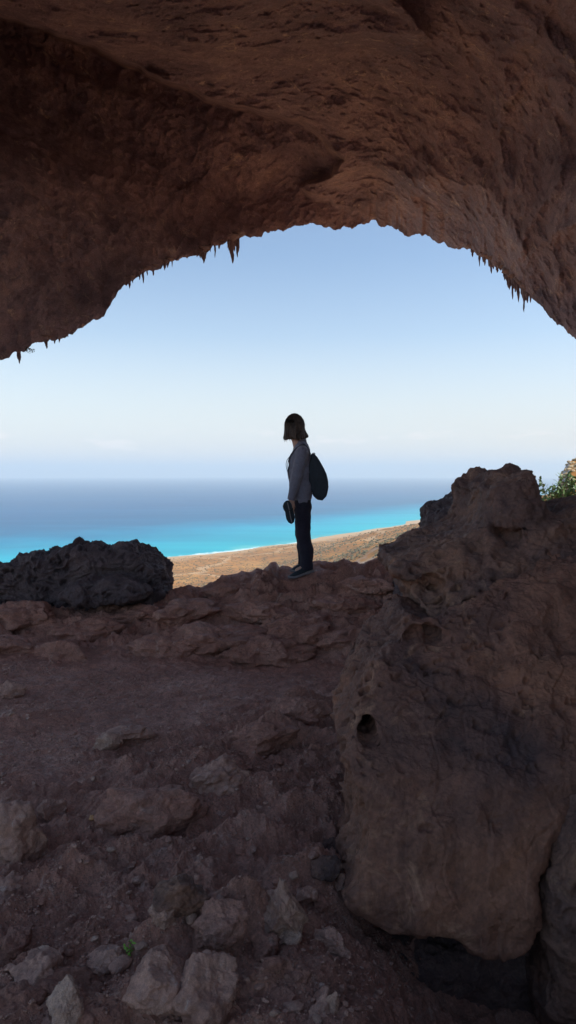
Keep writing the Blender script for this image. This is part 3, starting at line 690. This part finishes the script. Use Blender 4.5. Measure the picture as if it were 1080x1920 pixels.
n1 = noise(nt, P, .006, 8, .65, .5); c = ramp(nt, [(.3, (.25, .10, .022)), (.48, (.36, .15, .034)), (.62, (.45, .21, .055)), (.75, (.50, .27, .085))], n1.outputs[0]).outputs[0]
n2 = noise(nt, P, .05, 6, .7); s = ramp(nt, [(.47, (0, 0, 0)), (.58, (.8,) * 3)], n2.outputs[0]).outputs[0]
c = mixc(nt, s, c, (.13, .085, .035))
n3 = noise(nt, P, .35, 5, .7); s = ramp(nt, [(.5, (0, 0, 0)), (.62, (.7,) * 3)], n3.outputs[0]).outputs[0]
c = mixc(nt, s, c, (.19, .12, .05))
# pale dry stream beds and tracks
vo = nt.nodes.new('ShaderNodeTexVoronoi'); vo.feature = 'DISTANCE_TO_EDGE'; vo.inputs['Scale'].default_value = .0022
nd = noise(nt, P, .004, 4, .6); vm = nt.nodes.new('ShaderNodeVectorMath'); vm.operation = 'MULTIPLY_ADD'; vm.inputs[1].default_value = (300, 300, 0)
nt.links.new(nd.outputs['Color'], vm.inputs[0]); nt.links.new(P, vm.inputs[2]); nt.links.new(vm.outputs[0], vo.inputs['Vector'])
s = ramp(nt, [(.012, (.8,) * 3), (.03, (0, 0, 0))], vo.outputs['Distance']).outputs[0]
c = mixc(nt, s, c, (.44, .28, .15))
# beach by height
sx = nt.nodes.new('ShaderNodeSeparateXYZ'); nt.links.new(P, sx.inputs[0])
def mth(op, a, b_=None, c_=None):
    n = nt.nodes.new('ShaderNodeMath'); n.operation = op
    for i, v in enumerate((a, b_, c_)):
        if v is None: continue
        if isinstance(v, (int, float)): n.inputs[i].default_value = v
        else: nt.links.new(v, n.inputs[i])
    return n.outputs[0]
lo = mth('MULTIPLY', mth('MINIMUM', sx.outputs[0], 0.0), 1.13); hi = mth('MULTIPLY', mth('MAXIMUM', sx.outputs[0], 0.0), 1.6)
d = mth('SUBTRACT', mth('SUBTRACT', mth('SUBTRACT', 2935.0, mth('MULTIPLY', sx.outputs[1], 1.0)), mth('MULTIPLY', lo, -1.0)), mth('MULTIPLY', hi, -1.0))
d = mth('MULTIPLY_ADD', mth('SUBTRACT', noise(nt, P, .006, 5, .7).outputs[0], .5), 420.0, d)
c = mixc(nt, ramp(nt, [(.04, (.9,) * 3), (.2, (0, 0, 0))], mth('DIVIDE', d, 1000.0)).outputs[0], c, (.46, .32, .19))
gn = nt.nodes.new('ShaderNodeSeparateXYZ'); nt.links.new(g.outputs['True Normal'], gn.inputs[0])
st_ = ramp(nt, [(.80, (1, 1, 1)), (.88, (0, 0, 0))], gn.outputs[2]).outputs[0]; c = mixc(nt, st_, c, (.46, .42, .39))
nt.links.new(c, b.inputs['Base Color']); b.inputs['Roughness'].default_value = .95; b.inputs['Specular IOR Level'].default_value = .1
M_LAND = m
link('coastal_plain', mesh_np('coastal_plain', np.stack([x, y, z], -1).reshape(-1, 3), grid_quads(len(tr), len(ta))[:, ::-1]), M_LAND, kind='structure')

# scrub over the plain and shoulder, one mass
Vs, Ts = [], []; base = 0
blob = [stone_shape(1, (1, .9, .7), 700 + i, .5, 3) for i in range(6)]
n = 15000; ang = rg.uniform(-.17, .22, n); yy = np.exp(rg.uniform(math.log(700), math.log(3600), n)); xx = yy * ang
ok = (shore(xx, yy) < -90) & (fbm(xx / 200, yy / 200, xx * 0, 3, 14) > rg.uniform(-.6, .5, n)); xx, yy = xx[ok], yy[ok]; zz = land_z(xx, yy)
for i in range(len(xx)):
    V, T = blob[i % 6]; s = rg.uniform(.9, 2.6) * (1 + .3 * (xx[i] > 60)); W = V * s + np.array([xx[i], yy[i], zz[i] + s * .35]); Vs.append(W); Ts.append(T + base); base += len(W)
M_SCRUB = plain_mat('scrub', (.13, .11, .05), .9, .4, .02)
link('scrub', mesh_np('scrub', np.concatenate(Vs), np.concatenate(Ts), False), M_SCRUB, kind='stuff')
# dry grass on the near flank
Vs, Ts = [], []; base = 0
for i in range(900):
    a = rg.uniform(R(19.5), R(26)); rr = rg.uniform(30, 120); xx, yy = math.sin(a) * rr, math.cos(a) * rr; zz = float(land_z(np.array([xx]), np.array([yy]))[0])
    V, T = blob[i % 6]; s = rg.uniform(.08, .35); W = V * s + np.array([xx, yy, zz + s * .3]); Vs.append(W); Ts.append(T + base); base += len(W)
link('dry_grass', mesh_np('dry_grass', np.concatenate(Vs), np.concatenate(Ts), False), plain_mat('dry_grass_tuft', (.42, .32, .19), .9, .4, .3), kind='stuff')

# sea
rs = np.concatenate([[0], np.geomspace(300, 62000, 60)]); aa = np.radians(np.arange(0, 360, 4))
RR, AA = np.meshgrid(rs, aa, indexing='ij')
m, nt, b = mat_new('sea_water'); g = nt.nodes.new('ShaderNodeNewGeometry'); P = g.outputs['Position']
sx = nt.nodes.new('ShaderNodeSeparateXYZ'); nt.links.new(P, sx.inputs[0])
lo = mth('MULTIPLY', mth('MINIMUM', sx.outputs[0], 0.0), 1.13); hi = mth('MULTIPLY', mth('MAXIMUM', sx.outputs[0], 0.0), 1.6)
d = mth('SUBTRACT', mth('SUBTRACT', mth('SUBTRACT', sx.outputs[1], 2935.0), lo), hi)
nn = noise(nt, P, .0016, 6, .6, .8); d2 = mth('MULTIPLY_ADD', mth('SUBTRACT', nn.outputs[0], .5), 900.0, d)
dn = mth('DIVIDE', d2, 6000.0)
c = ramp(nt, [(0, (.06, .42, .44)), (.02, (.001, .37, .45)), (.13, (.001, .31, .43)), (.24, (.002, .19, .33)), (.33, (.010, .115, .235)), (.7, (.013, .095, .22)), (1, (.013, .088, .205))], dn).outputs[0]
mp = nt.nodes.new('ShaderNodeMapping'); mp.inputs['Scale'].default_value = (.6, 2.5, 1); nt.links.new(P, mp.inputs[0])
n4 = noise(nt, mp.outputs[0], .0007, 6, .65, 1.0); v = ramp(nt, [(.35, (.7, .76, .82)), (.65, (1.2, 1.15, 1.1))], n4.outputs[0]).outputs[0]
c = mixc(nt, .8, c, v, 'MULTIPLY')
ft = mth('MULTIPLY_ADD', mth('SUBTRACT', noise(nt, P, .02, 5, .7).outputs[0], .5), 260.0, d)
foam = ramp(nt, [(.0, (1, 1, 1)), (.008, (.9, .9, .9)), (.014, (0, 0, 0))], mth('DIVIDE', mth('ADD', ft, 60.0), 6000.0)).outputs[0]
c = mixc(nt, mth('MULTIPLY', foam, .7), c, (.85, .9, .88))
nt.links.new(c, b.inputs['Base Color']); b.inputs['Roughness'].default_value = .6; b.inputs['Specular IOR Level'].default_value = .05
link('sea', mesh_np('sea', np.stack([np.sin(AA) * RR, np.cos(AA) * RR, AA * 0 - 300 - RR ** 2 / 1.274e7], -1).reshape(-1, 3), grid_quads(len(rs), len(aa), True)[:, ::-1]), m, kind='structure')

# ------------------------------------------------------------------ the person
def q3(px, py, y): return np.array(at(px, py, y))
def cone(X, Y, Z, a, b, r0, r1):
    d = b - a; L = max(float(d @ d), 1e-9)
    t = np.clip(((X - a[0]) * d[0] + (Y - a[1]) * d[1] + (Z - a[2]) * d[2]) / L, 0, 1)
    return np.sqrt((X - a[0] - d[0] * t) ** 2 + (Y - a[1] - d[1] * t) ** 2 + (Z - a[2] - d[2] * t) ** 2) - (r0 + (r1 - r0) * t)
def ell(X, Y, Z, c, r, yaw=0.0):
    ca, sa = math.cos(yaw), math.sin(yaw); dx, dy = X - c[0], Y - c[1]
    u, v = dx * ca + dy * sa, -dx * sa + dy * ca
    k = np.sqrt((u / r[0]) ** 2 + (v / r[1]) ** 2 + ((Z - c[2]) / r[2]) ** 2); return (k - 1) * min(r)
def smin(a, b, k):
    h = np.clip(.5 + .5 * (b - a) / k, 0, 1); return b * (1 - h) + a * h - k * h * (1 - h)
def build_sdf(name, fn, lo, hi, h, mat, parent, lv=1, disp=None, **props):
    V, Q = surface_net(fn, lo, hi, h); me = mesh_np(name, V, Q)
    if lv: me = subdivide(me, lv)
    if disp: V, N = get_vn(me); set_v(me, V + N * disp(V, N)[:, None])
    V, N = get_vn(me); set_v(me, V - np.array(parent.location, F))
    return link(name, me, mat, parent, **props)
M_SKIN = plain_mat('skin', (.50, .30, .22), .55, .08, 30)
M_SHIRT = plain_mat('grey_fleece', (.17, .17, .21), .95, .15, 40, .5, .3)
M_TROUS = plain_mat('dark_trouser_cloth', (.022, .02, .032), .9, .2, 60, .4)
M_SHOE = plain_mat('dark_shoe', (.02, .03, .038), .7, .3, 60)
M_SOLE = plain_mat('pale_rubber', (.20, .18, .18), .7, .1, 60)
M_BAG = plain_mat('dark_nylon', (.022, .032, .042), .6, .2, 40, .3)
M_BAND = plain_mat('dark_webbing', (.03, .035, .045), .8, .2, 80)
M_HAIR = plain_mat('brown_hair', (.10, .07, .05), .5, .4, 60)
PY0 = 7.53
per = empty('person', (.17, 7.52, -1.09), label='person in grey top and dark trousers standing on the ledge, looking out to sea', category='person')
FY = math.atan2(.66, -.75)
FD = np.array([-.75, .66, 0])
hc = q3(552, 801, PY0); near, far = 7.42, 7.64
HIPN, HIPF = q3(567, 944, 7.46), q3(567, 944, 7.60)
KNN, KNF = q3(569, 1003, 7.43), q3(567, 1001, 7.63)
ANN, ANF = q3(575, 1062, 7.41), q3(570, 1058, 7.66)
SHN, SHF = q3(567, 849, 7.37), q3(565, 848, 7.69)
ELN, ELF = q3(556, 893, 7.33), q3(552, 893, 7.72)
WRN, WRF = q3(546, 936, 7.34), q3(550, 934, 7.68)
TO = [(q3(567, 930, 7.53), .085), (q3(565, 900, 7.53), .085), (q3(563, 866, 7.53), .095), (q3(563, 848, 7.53), .07)]
def hand(X, Y, Z, d, wr, palm, tips):
    d = smin(d, cone(X, Y, Z, wr, palm, .024, .03), .02)
    for a, m_, e in tips:
        f = np.minimum(cone(X, Y, Z, a, m_, .0095, .0085), cone(X, Y, Z, m_, e, .0085, .0075)); d = smin(d, f, .006)
    return d
def fn_body(X, Y, Z):
    d = ell(X, Y, Z, hc, (.088, .074, .112), FY)
    d = smin(d, ell(X, Y, Z, hc + FD * .045 + [0, 0, -.06], (.05, .05, .055), FY), .03)          # jaw
    d = smin(d, cone(X, Y, Z, hc + FD * .088 + [0, 0, .005], hc + FD * .104 + [0, 0, -.028], .009, .013), .012)  # nose
    d = smin(d, cone(X, Y, Z, hc + FD * .088 + [-.012, -.014, -.058], hc + FD * .088 + [.012, .014, -.058], .008, .008), .01)  # mouth
    sd_ = np.array([.66, .75, 0])
    for s in (-1, 1):
        e = ell(X, Y, Z, hc + FD * .086 + sd_ * .032 * s + [0, 0, .006], (.012, .016, .010), FY); h_ = np.clip(.5 + .5 * (-e - d) / .01, 0, 1)
        d = d * (1 - h_) - e * h_ + .01 * h_ * (1 - h_)
        d = smin(d, ell(X, Y, Z, hc + FD * .078 + sd_ * .032 * s + [0, 0, .006], (.013, .013, .011), FY), .003)
        d = smin(d, ell(X, Y, Z, hc + sd_ * .078 * s + [0, 0, -.01], (.018, .008, .03), FY), .008)
    d = smin(d, cone(X, Y, Z, hc + [.018, 0, -.07], q3(563, 840, PY0), .058, .07), .03)
    for i in range(3): 
        for s in (-1, 1): d = smin(d, cone(X, Y, Z, TO[i][0] + [0, .06 * s, 0], TO[i + 1][0] + [0, .06 * s, 0], TO[i][1] - .01, TO[i + 1][1] - .01), .04)
    for sh, el_, wr in ((SHN, ELN, WRN), (SHF, ELF, WRF)):
        d = smin(d, cone(X, Y, Z, TO[3][0], sh, .05, .045), .03); d = smin(d, cone(X, Y, Z, sh, el_, .042, .034), .02); d = smin(d, cone(X, Y, Z, el_, wr, .034, .023), .01)
    for hp, kn, an in ((HIPN, KNN, ANN), (HIPF, KNF, ANF)):
        d = smin(d, cone(X, Y, Z, hp, kn, .075, .052), .04); d = smin(d, cone(X, Y, Z, kn, an, .05, .036), .02)
        d = smin(d, cone(X, Y, Z, an, an + [-.10, -.03, -.035], .03, .022), .03)
    palm = q3(548, 950, 7.34)
    tips = [(palm + [.014 - .012 * i, -.004, -.022 + .003 * i], palm + [.002 - .012 * i, -.012, -.052 - .004 * (1 - abs(i - 1.3))], palm + [-.022 - .008 * i, -.024, -.058 + .004 * i]) for i in range(4)]
    tips.append((palm + [-.02, .0, .012], palm + [-.035, -.018, -.004], palm + [-.04, -.024, -.03]))
    d = hand(X, Y, Z, d, WRN, palm, tips)
    pf = q3(553, 949, 7.67)
    tf = [(pf + [-.018 + .012 * i, 0, -.02], pf + [-.024 + .012 * i, .002, -.05 - .006 * (1 - abs(i - 1.3))], pf + [-.02 + .012 * i, -.008, -.075 - .006 * (1 - abs(i - 1.3))]) for i in range(4)]
    tf.append((pf + [-.02, -.01, .01], pf + [-.034, -.016, -.015], pf + [-.034, -.018, -.04]))
    return hand(X, Y, Z, d, WRF, pf, tf)
build_sdf('person_body', fn_body, (-.14, 7.24, -1.14), (.32, 7.80, .62), .0065, M_SKIN, per, 0)

def fn_shirt(X, Y, Z):
    n = fbm(X * 7, Y * 7, Z * 5, 2, 401) * .007 + ridged(X * 5 + Z * 3, Y * 5, Z * 9, 2, 402) * -.006
    d = 9.0
    for s in (-1, 1):
        P = [(q3(567, 936, PY0), .090), (q3(564, 915, PY0), .112), (q3(562, 885, PY0), .118), (q3(563, 864, PY0), .112), (q3(566, 846, PY0), .078)]
        for (a, r0), (b, r1) in zip(P[:-1], P[1:]): d = smin(d, cone(X, Y, Z, a + [0, .07 * s, 0], b + [0, .06 * s, 0], r0, r1), .03)
    d = smin(d, cone(X, Y, Z, q3(566, 846, PY0), q3(563.5, 829, PY0), .080, .066), .04)
    for sh, el_, wr in ((SHN, ELN, WRN), (SHF, ELF, WRF)):
        d = smin(d, cone(X, Y, Z, q3(566, 846, PY0), sh, .068, .062), .03)
        a = smin(cone(X, Y, Z, sh, el_, .064, .052), cone(X, Y, Z, el_, wr, .053, .040), .02); d = smin(d, a, .016)
    d = d + n
    # open ends: hem, neckline, cuffs
    zh = q3(568, 937, PY0)[2] + .02 * (X - .15) ; inner = d + .007
    armn = (X < .075) & (Z < zh + .01)
    cut_h = np.where((np.abs(Y - PY0) < .145) & (X > .062), zh - Z, -1)
    hk = np.clip(.5 + .5 * (cut_h - d) / .012, 0, 1); d = d * (1 - hk) + cut_h * hk + .012 * hk * (1 - hk)
    for wr, el_ in ((WRN, ELN), (WRF, ELF)):
        v = (wr - el_) / np.linalg.norm(wr - el_); pl = (X - wr[0]) * v[0] + (Y - wr[1]) * v[1] + (Z - wr[2]) * v[2]
        nearw = np.sqrt((X - wr[0]) ** 2 + (Y - wr[1]) ** 2 + (Z - wr[2]) ** 2) < .085
        d = np.where(nearw, np.maximum(d, pl - .01), d)
    zn = q3(562, 826, PY0)[2] + .3 * (X - .12); d = np.maximum(d, Z - zn)
    return d
build_sdf('sweatshirt', fn_shirt, (-.05, 7.2, -.40), (.33, 7.85, .33), .0065, M_SHIRT, per, 1)

def fn_tr(X, Y, Z):
    n = fbm(X * 8, Y * 8, Z * 6, 2, 411) * .006 + ridged(X * 4, Y * 4, Z * 8, 2, 412) * -.008
    d = cone(X, Y, Z, q3(568, 925, PY0) + [0, -.05, 0], q3(568, 925, PY0) + [0, .05, 0], .085, .085)
    for hp, kn, an in ((HIPN, KNN, ANN), (HIPF, KNF, ANF)):
        c1 = kn + (an - kn) * .45 + [.012, 0, 0]
        for a, b, r0, r1 in ((q3(568, 930, hp[1]), hp + [.003, 0, -.04], .083, .085), (hp + [.003, 0, -.04], kn, .085, .07), (kn, c1, .07, .068), (c1, an, .068, .056), (an, an + [.002, 0, -.03], .056, .06)):
            d = smin(d, cone(X, Y, Z, a, b, r0, r1), .025)
    d = d + n
    return np.maximum(d, (ANN[2] - .035 + .15 * (X - .19)) - Z)
build_sdf('trousers', fn_tr, (.0, 7.28, -1.10), (.34, 7.80, -.15), .0065, M_TROUS, per, 1)

# hair: chin length bob swinging away from the neck
def fn_hair(X, Y, Z):
    th = np.arctan2(Y - hc[1], X - hc[0])
    d = ell(X, Y, Z, hc + [0, 0, .012], (.102, .09, .122), FY)
    for k in range(14):
        a = FY + math.pi * (.34 + 1.32 * k / 13); v = np.array([math.cos(a), math.sin(a), 0])
        top = hc + v * .066 + [0, 0, .0]; fl = .094 + .012 * math.sin(k * 2.1); bot = hc + v * fl + [0, 0, -.118 - .022 * math.sin(k * 1.7)]
        d = smin(d, cone(X, Y, Z, top, bot, .034, .019), .022)
    d = smin(d, cone(X, Y, Z, q3(566, 803, PY0), q3(575, 818, PY0 - .01), .028, .013), .015)
    d = smin(d, cone(X, Y, Z, q3(540, 798, PY0 - .02), q3(533, 820, PY0 - .02), .022, .011), .02)
    low = sstep(hc[2] + .06, hc[2] - .11, Z); d = d + (.005 + .012 * low) * perlin(np.cos(th) * 5, np.sin(th) * 5, Z * 9, 421) + (.003 + .006 * low) * perlin(np.cos(th) * 14, np.sin(th) * 14, Z * 14, 422)
    zb = hc[2] - .132 + .045 * perlin(np.cos(th) * 5, np.sin(th) * 5, Z * 0, 423)
    d = np.maximum(d, zb - Z)
    e = ell(X, Y, Z, hc + FD * .115 + [0, 0, -.05], (.06, .052, .10), FY); d = np.maximum(d, -e)
    return d
hair = build_sdf('hair', fn_hair, (-.09, 7.36, .26), (.24, 7.70, .64), .005, M_HAIR, per, 1)
st = []; rg = np.random.default_rng(12)
for i in range(420):
    a = FY + math.pi * (.3 + 1.4 * rg.random()); v = np.array([math.cos(a), math.sin(a), 0]); sg = rg.uniform(.96, 1.05)
    o = np.array([0, 0, rg.normal(0, .01)])
    P = [hc + [0, 0, .012] + v * math.sin(f) * .106 * sg + np.array([0, 0, math.cos(f) * .126 * sg]) for f in np.radians([1, 18, 38, 60, 80, 98])]
    e = rg.uniform(-.004, .028); P += [hc + v * (.100 * sg + e * .4) + [0, 0, -.07] + o, hc + v * (.098 * sg + e) + [0, 0, -.125 + rg.normal(0, .016)] + o]
    st.append(tube_np(P, .0016, .0007, 3))
V, Q = join(st); link('hair_strand', mesh_np('hair_strand', V - np.array(per.location), Q), M_HAIR, hair, kind='stuff')

# shoes
def shoe(toe, heel, ank, side):
    ax = toe - heel; L = np.linalg.norm(ax); ax /= L; sd = np.cross([0, 0, 1.], ax); sd /= np.linalg.norm(sd); up = np.cross(ax, sd)
    def loc(X, Y, Z):
        dx, dy, dz = X - heel[0], Y - heel[1], Z - heel[2]
        return dx * ax[0] + dy * ax[1] + dz * ax[2], dx * sd[0] + dy * sd[1] + dz * sd[2], dx * up[0] + dy * up[1] + dz * up[2]
    def wid(u): return np.interp(u / L, [-.05, 0, .12, .35, .68, .88, 1.0, 1.05], [.0, .022, .036, .034, .047, .042, .018, .0])
    def sole(X, Y, Z):
        u, v, w_ = loc(X, Y, Z); th = .013 + .004 * (u < L * .3)
        lift = np.clip(u / L - .8, 0, 1) * .06
        return np.maximum(np.maximum(np.abs(v) - wid(u) - .003, np.abs(w_ - .014 - lift) - th), np.maximum(-.004 - u, u - L - .004)) * .9
    def upper(X, Y, Z):
        u, v, w_ = loc(X, Y, Z); top = np.interp(u / L, [0, .1, .3, .5, .75, .95, 1.02], [.085, .10, .105, .078, .055, .038, .015])
        r = np.sqrt((v / np.maximum(wid(u), .004)) ** 2 + (np.clip(w_ - .02, 0, 1) / np.maximum(top - .02, .004)) ** 2) - 1
        return np.maximum(np.maximum(r * .025, .018 - w_), np.maximum(-u, u - L))
    lo = np.minimum(toe, heel) - .07; hi = np.maximum(toe, heel) + [.07, .07, .15]
    o = build_sdf('shoe', upper, lo, hi, .0045, M_SHOE, per, 1)
    s = build_sdf('shoe_sole', sole, lo, hi, .0045, M_SOLE, per, 1); s.parent = o
    # laces
    ls = []
    for k in range(4):
        u = L * (.42 + .08 * k); hgt = np.interp(u / L, [.3, .5, .75], [.105, .08, .056]) + .002
        a = heel + ax * u - sd * .022 + up * (hgt - .012); b = heel + ax * (u + .01) + up * hgt; c = heel + ax * u + sd * .022 + up * (hgt - .012)
        ls.append(tube_np([a, b, c], .0022, .0022, 5))
    V, Q = join(ls); link('shoelace', mesh_np('shoelace', V - np.array(per.location), Q), M_SOLE, o)
shoe(np.array([.012, 7.34, -1.120]), np.array([.262, 7.43, -1.050]), ANN, 0)
shoe(np.array([.030, 7.60, -1.088]), np.array([.262, 7.67, -1.035]), ANF, 1)

# backpack
BGP = [(583, 853), (588, 850), (594, 857), (600, 867), (607, 879), (612, 892), (614.5, 904), (614, 918), (611, 930), (604, 938), (595, 937), (588, 931), (583, 920), (579, 905), (577, 885), (579, 866)]
bag = empty('backpack', tuple(q3(595, 937, PY0)), label='dark rounded backpack worn on the back of the standing person', category='backpack')
BP = [(q3(a, b, PY0)[0], q3(a, b, PY0)[2]) for a, b in BGP]
def fn_bag(X, Y, Z):
    d2 = poly_sdf(BP, X[:, 0, :], Z[:, 0, :])[:, None, :] ; dy = np.abs(Y - PY0) - .135 - .02 * np.sin((Z + .2) * 6); r = .022
    a = d2 + r; b = dy + r
    return np.minimum(np.maximum(a, b), 0) + np.sqrt(np.maximum(a, 0) ** 2 + np.maximum(b, 0) ** 2) - r + .007 * fbm(X * 9, Y * 9, Z * 9, 3, 431)
build_sdf('bag_body', fn_bag, (.17, 7.34, -.34), (.46, 7.72, .22), .007, M_BAG, bag, 1)
PK = [(599, 880), (606, 884), (613, 900), (615.5, 912), (613, 926), (606, 934), (598, 932), (596, 900)]
PP = [(q3(a, b, PY0)[0], q3(a, b, PY0)[2]) for a, b in PK]
def fn_pk(X, Y, Z):
    d2 = poly_sdf(PP, X[:, 0, :], Z[:, 0, :])[:, None, :]; dy = np.abs(Y - PY0) - .10; r = .02; a = d2 + r; b = dy + r
    return np.minimum(np.maximum(a, b), 0) + np.sqrt(np.maximum(a, 0) ** 2 + np.maximum(b, 0) ** 2) - r
build_sdf('front_pocket', fn_pk, (.28, 7.4, -.32), (.46, 7.66, .04), .007, M_BAG, bag, 1)
def band(pts, w_, name, mat=M_BAND, parent=bag, th=.006):
    P = np.array([p for p in pts]); n = 40; t = np.linspace(0, len(P) - 1, n); S = []
    for x_ in t:
        i = min(int(x_), len(P) - 2); f = x_ - i; p0 = P[max(i - 1, 0)]; p1 = P[i]; p2 = P[i + 1]; p3 = P[min(i + 2, len(P) - 1)]
        S.append(.5 * ((2 * p1) + (-p0 + p2) * f + (2 * p0 - 5 * p1 + 4 * p2 - p3) * f * f + (-p0 + 3 * p1 - 3 * p2 + p3) * f ** 3))
    S = np.array(S); V = []
    for i in range(n):
        d = S[min(i + 1, n - 1)] - S[max(i - 1, 0)]; d /= np.linalg.norm(d); sd = np.array([0, 1., 0]); sd -= d * (sd @ d); sd /= np.linalg.norm(sd); up = np.cross(d, sd)
        for a, b in ((-1, -1), (1, -1), (1, 1), (-1, 1)): V.append(S[i] + sd * a * w_ / 2 + up * b * th / 2)
    V = np.array(V) - np.array(parent.location); link(name, mesh_np(name, V, grid_quads(n, 4, True), False), mat, parent)
for y_, bulge in ((PY0 - .105, 0), (PY0 + .10, 3.0)):
    band([q3(585, 857, y_), q3(577, 840, y_), q3(568, 832.5, y_), q3(556, 840, y_), q3(546, 852, y_), q3(540 - bulge, 866, y_), q3(540 - bulge * .6, 882, y_), q3(545, 900, y_ + .0), q3(556, 915, y_ * 1 + (-.045 if y_ < PY0 else .045)), q3(572, 921, y_ + (-.03 if y_ < PY0 else .03)), q3(584, 922, y_)], .045 if bulge == 0 else .04, 'shoulder_strap')
band([q3(584, 858, PY0 - .02), q3(585, 851, PY0 - .02), q3(590, 850, PY0 + .02), q3(591, 858, PY0 + .02)], .014, 'grab_loop')

# sandals held in the near hand
sn = empty('sandals', tuple(q3(543, 981, 7.31)), label='pair of dark sandals held in the near hand of the standing person', category='sandals')
SO = [(536, 939), (532, 943), (530, 949), (531.5, 955), (534.5, 960), (535.5, 967), (537, 974), (541, 980), (546, 982.5), (550.5, 979), (552, 971), (550.5, 963), (548.5, 955), (547, 946), (543, 940), (539.5, 938)]
for dy, ox in ((-.038, 0), (-.012, 1.0)):
    SP_ = [(q3(a + ox, b, 7.34 + dy)[0], q3(a + ox, b, 7.34 + dy)[2]) for a, b in SO]
    def fn_so(X, Y, Z, dy=dy, SP_=SP_):
        d2 = poly_sdf(SP_, X[:, 0, :], Z[:, 0, :])[:, None, :]; b = np.abs(Y - 7.34 - dy - .006 * np.sin(Z * 20)) - .009
        return np.maximum(d2, b)
    so_ = build_sdf('sandal_sole', fn_so, (-.08, 7.25, -.60), (.10, 7.38, -.28), .004, M_SHOE, sn, 1)
band([q3(539, 942, 7.289), q3(542, 955, 7.282), q3(544, 966, 7.282), q3(547, 979, 7.289)], .012, 'strap', M_SOLE, sn, .009)
band([q3(535, 953, 7.29), q3(541, 957, 7.27), q3(548, 954, 7.29)], .03, 'strap', M_BAND, sn, .005)

# ------------------------------------------------------------------ air
HAZE = 7e-5
s = 64000; zb, zt = -640, 330
V = np.array([[a * s, b_ * s, c_] for c_ in (zb, zt) for a, b_ in ((-1, -1), (1, -1), (1, 1), (-1, 1))], float)
Q = np.array([[3, 2, 1, 0], [4, 5, 6, 7], [0, 1, 5, 4], [1, 2, 6, 5], [2, 3, 7, 6], [3, 0, 4, 7]])
m = bpy.data.materials.new('haze_air'); m.use_nodes = True; nt = m.node_tree; nt.nodes.remove(nt.nodes['Principled BSDF'])
pv = nt.nodes.new('ShaderNodeVolumePrincipled'); pv.inputs['Color'].default_value = (.74, .84, .90, 1); pv.inputs['Density'].default_value = HAZE; pv.inputs['Anisotropy'].default_value = 0.0
nt.links.new(pv.outputs[0], nt.nodes['Material Output'].inputs['Volume'])
link('haze', mesh_np('haze', V, Q, False), m, kind='stuff')

# ------------------------------------------------------------------ light
SUN_AZ, SUN_EL = R(96), R(46)      # azimuth from +Y towards +X
wd = bpy.data.worlds.new('World'); sc.world = wd; wd.use_nodes = True; nt = wd.node_tree
bg = nt.nodes['Background']; sky = nt.nodes.new('ShaderNodeTexSky'); sky.sky_type = 'NISHITA'; sky.sun_disc = False
sky.sun_elevation = SUN_EL; sky.sun_rotation = SUN_AZ; sky.altitude = 0; sky.air_density = 1.0; sky.dust_density = 0.2; sky.ozone_density = 1.0
# a few faint clouds low over the sea
tc = nt.nodes.new('ShaderNodeTexCoord'); mp = nt.nodes.new('ShaderNodeMapping'); mp.inputs['Scale'].default_value = (14, 14, 60); nt.links.new(tc.outputs['Generated'], mp.inputs[0])
cn = noise(nt, mp.outputs[0], 1.0, 6, .6); cr = ramp(nt, [(.54, (0, 0, 0)), (.66, (1, 1, 1))], cn.outputs[0]).outputs[0]
sx = nt.nodes.new('ShaderNodeSeparateXYZ'); nt.links.new(tc.outputs['Generated'], sx.inputs[0])
band = ramp(nt, [(.018, (0, 0, 0)), (.03, (1, 1, 1)), (.045, (1, 1, 1)), (.06, (0, 0, 0))], sx.outputs[2]).outputs[0]
mm = nt.nodes.new('ShaderNodeMath'); mm.operation = 'MULTIPLY'; nt.links.new(cr, mm.inputs[0]); nt.links.new(band, mm.inputs[1])
m2 = nt.nodes.new('ShaderNodeMath'); m2.operation = 'MULTIPLY'; m2.inputs[1].default_value = .4; nt.links.new(mm.outputs[0], m2.inputs[0])
hz = ramp(nt, [(0, (.97,) * 3), (.06, (.72,) * 3), (.18, (.12,) * 3), (.28, (0, 0, 0))], sx.outputs[2]).outputs[0]
skyc = mixc(nt, hz, sky.outputs[0], (4.7, 4.85, 5.2))
nt.links.new(mixc(nt, m2.outputs[0], skyc, (6.6, 6.2, 6.2)), bg.inputs[0]); bg.inputs[1].default_value = .12
sl = bpy.data.lights.new('sun', 'SUN'); sl.energy = 4.6; sl.angle = R(.5); sl.color = (1, .95, .87)
so = bpy.data.objects.new('sun', sl); COL.objects.link(so)
dv = Vector((math.sin(SUN_AZ) * math.cos(SUN_EL), math.cos(SUN_AZ) * math.cos(SUN_EL), math.sin(SUN_EL)))
so.rotation_euler = dv.to_track_quat('Z', 'Y').to_euler()

cam = bpy.data.cameras.new('camera'); co = bpy.data.objects.new('camera', cam); COL.objects.link(co); sc.camera = co
co.rotation_euler = (R(90) - PIT, 0, 0); cam.sensor_fit = 'VERTICAL'; cam.sensor_height = 24; cam.lens = 24 * FPX / 1920
cam.clip_start = .05; cam.clip_end = 200000
sc.view_settings.view_transform = 'Standard'; sc.view_settings.look = 'None'; sc.view_settings.exposure = 0.5; sc.view_settings.gamma = 1
sc.render.engine = 'CYCLES'; cy = sc.cycles
cy.use_denoising = True; cy.denoiser = 'OPENIMAGEDENOISE'; cy.max_bounces = 8; cy.diffuse_bounces = 6; cy.volume_bounces = 1; cy.sample_clamp_indirect = 10
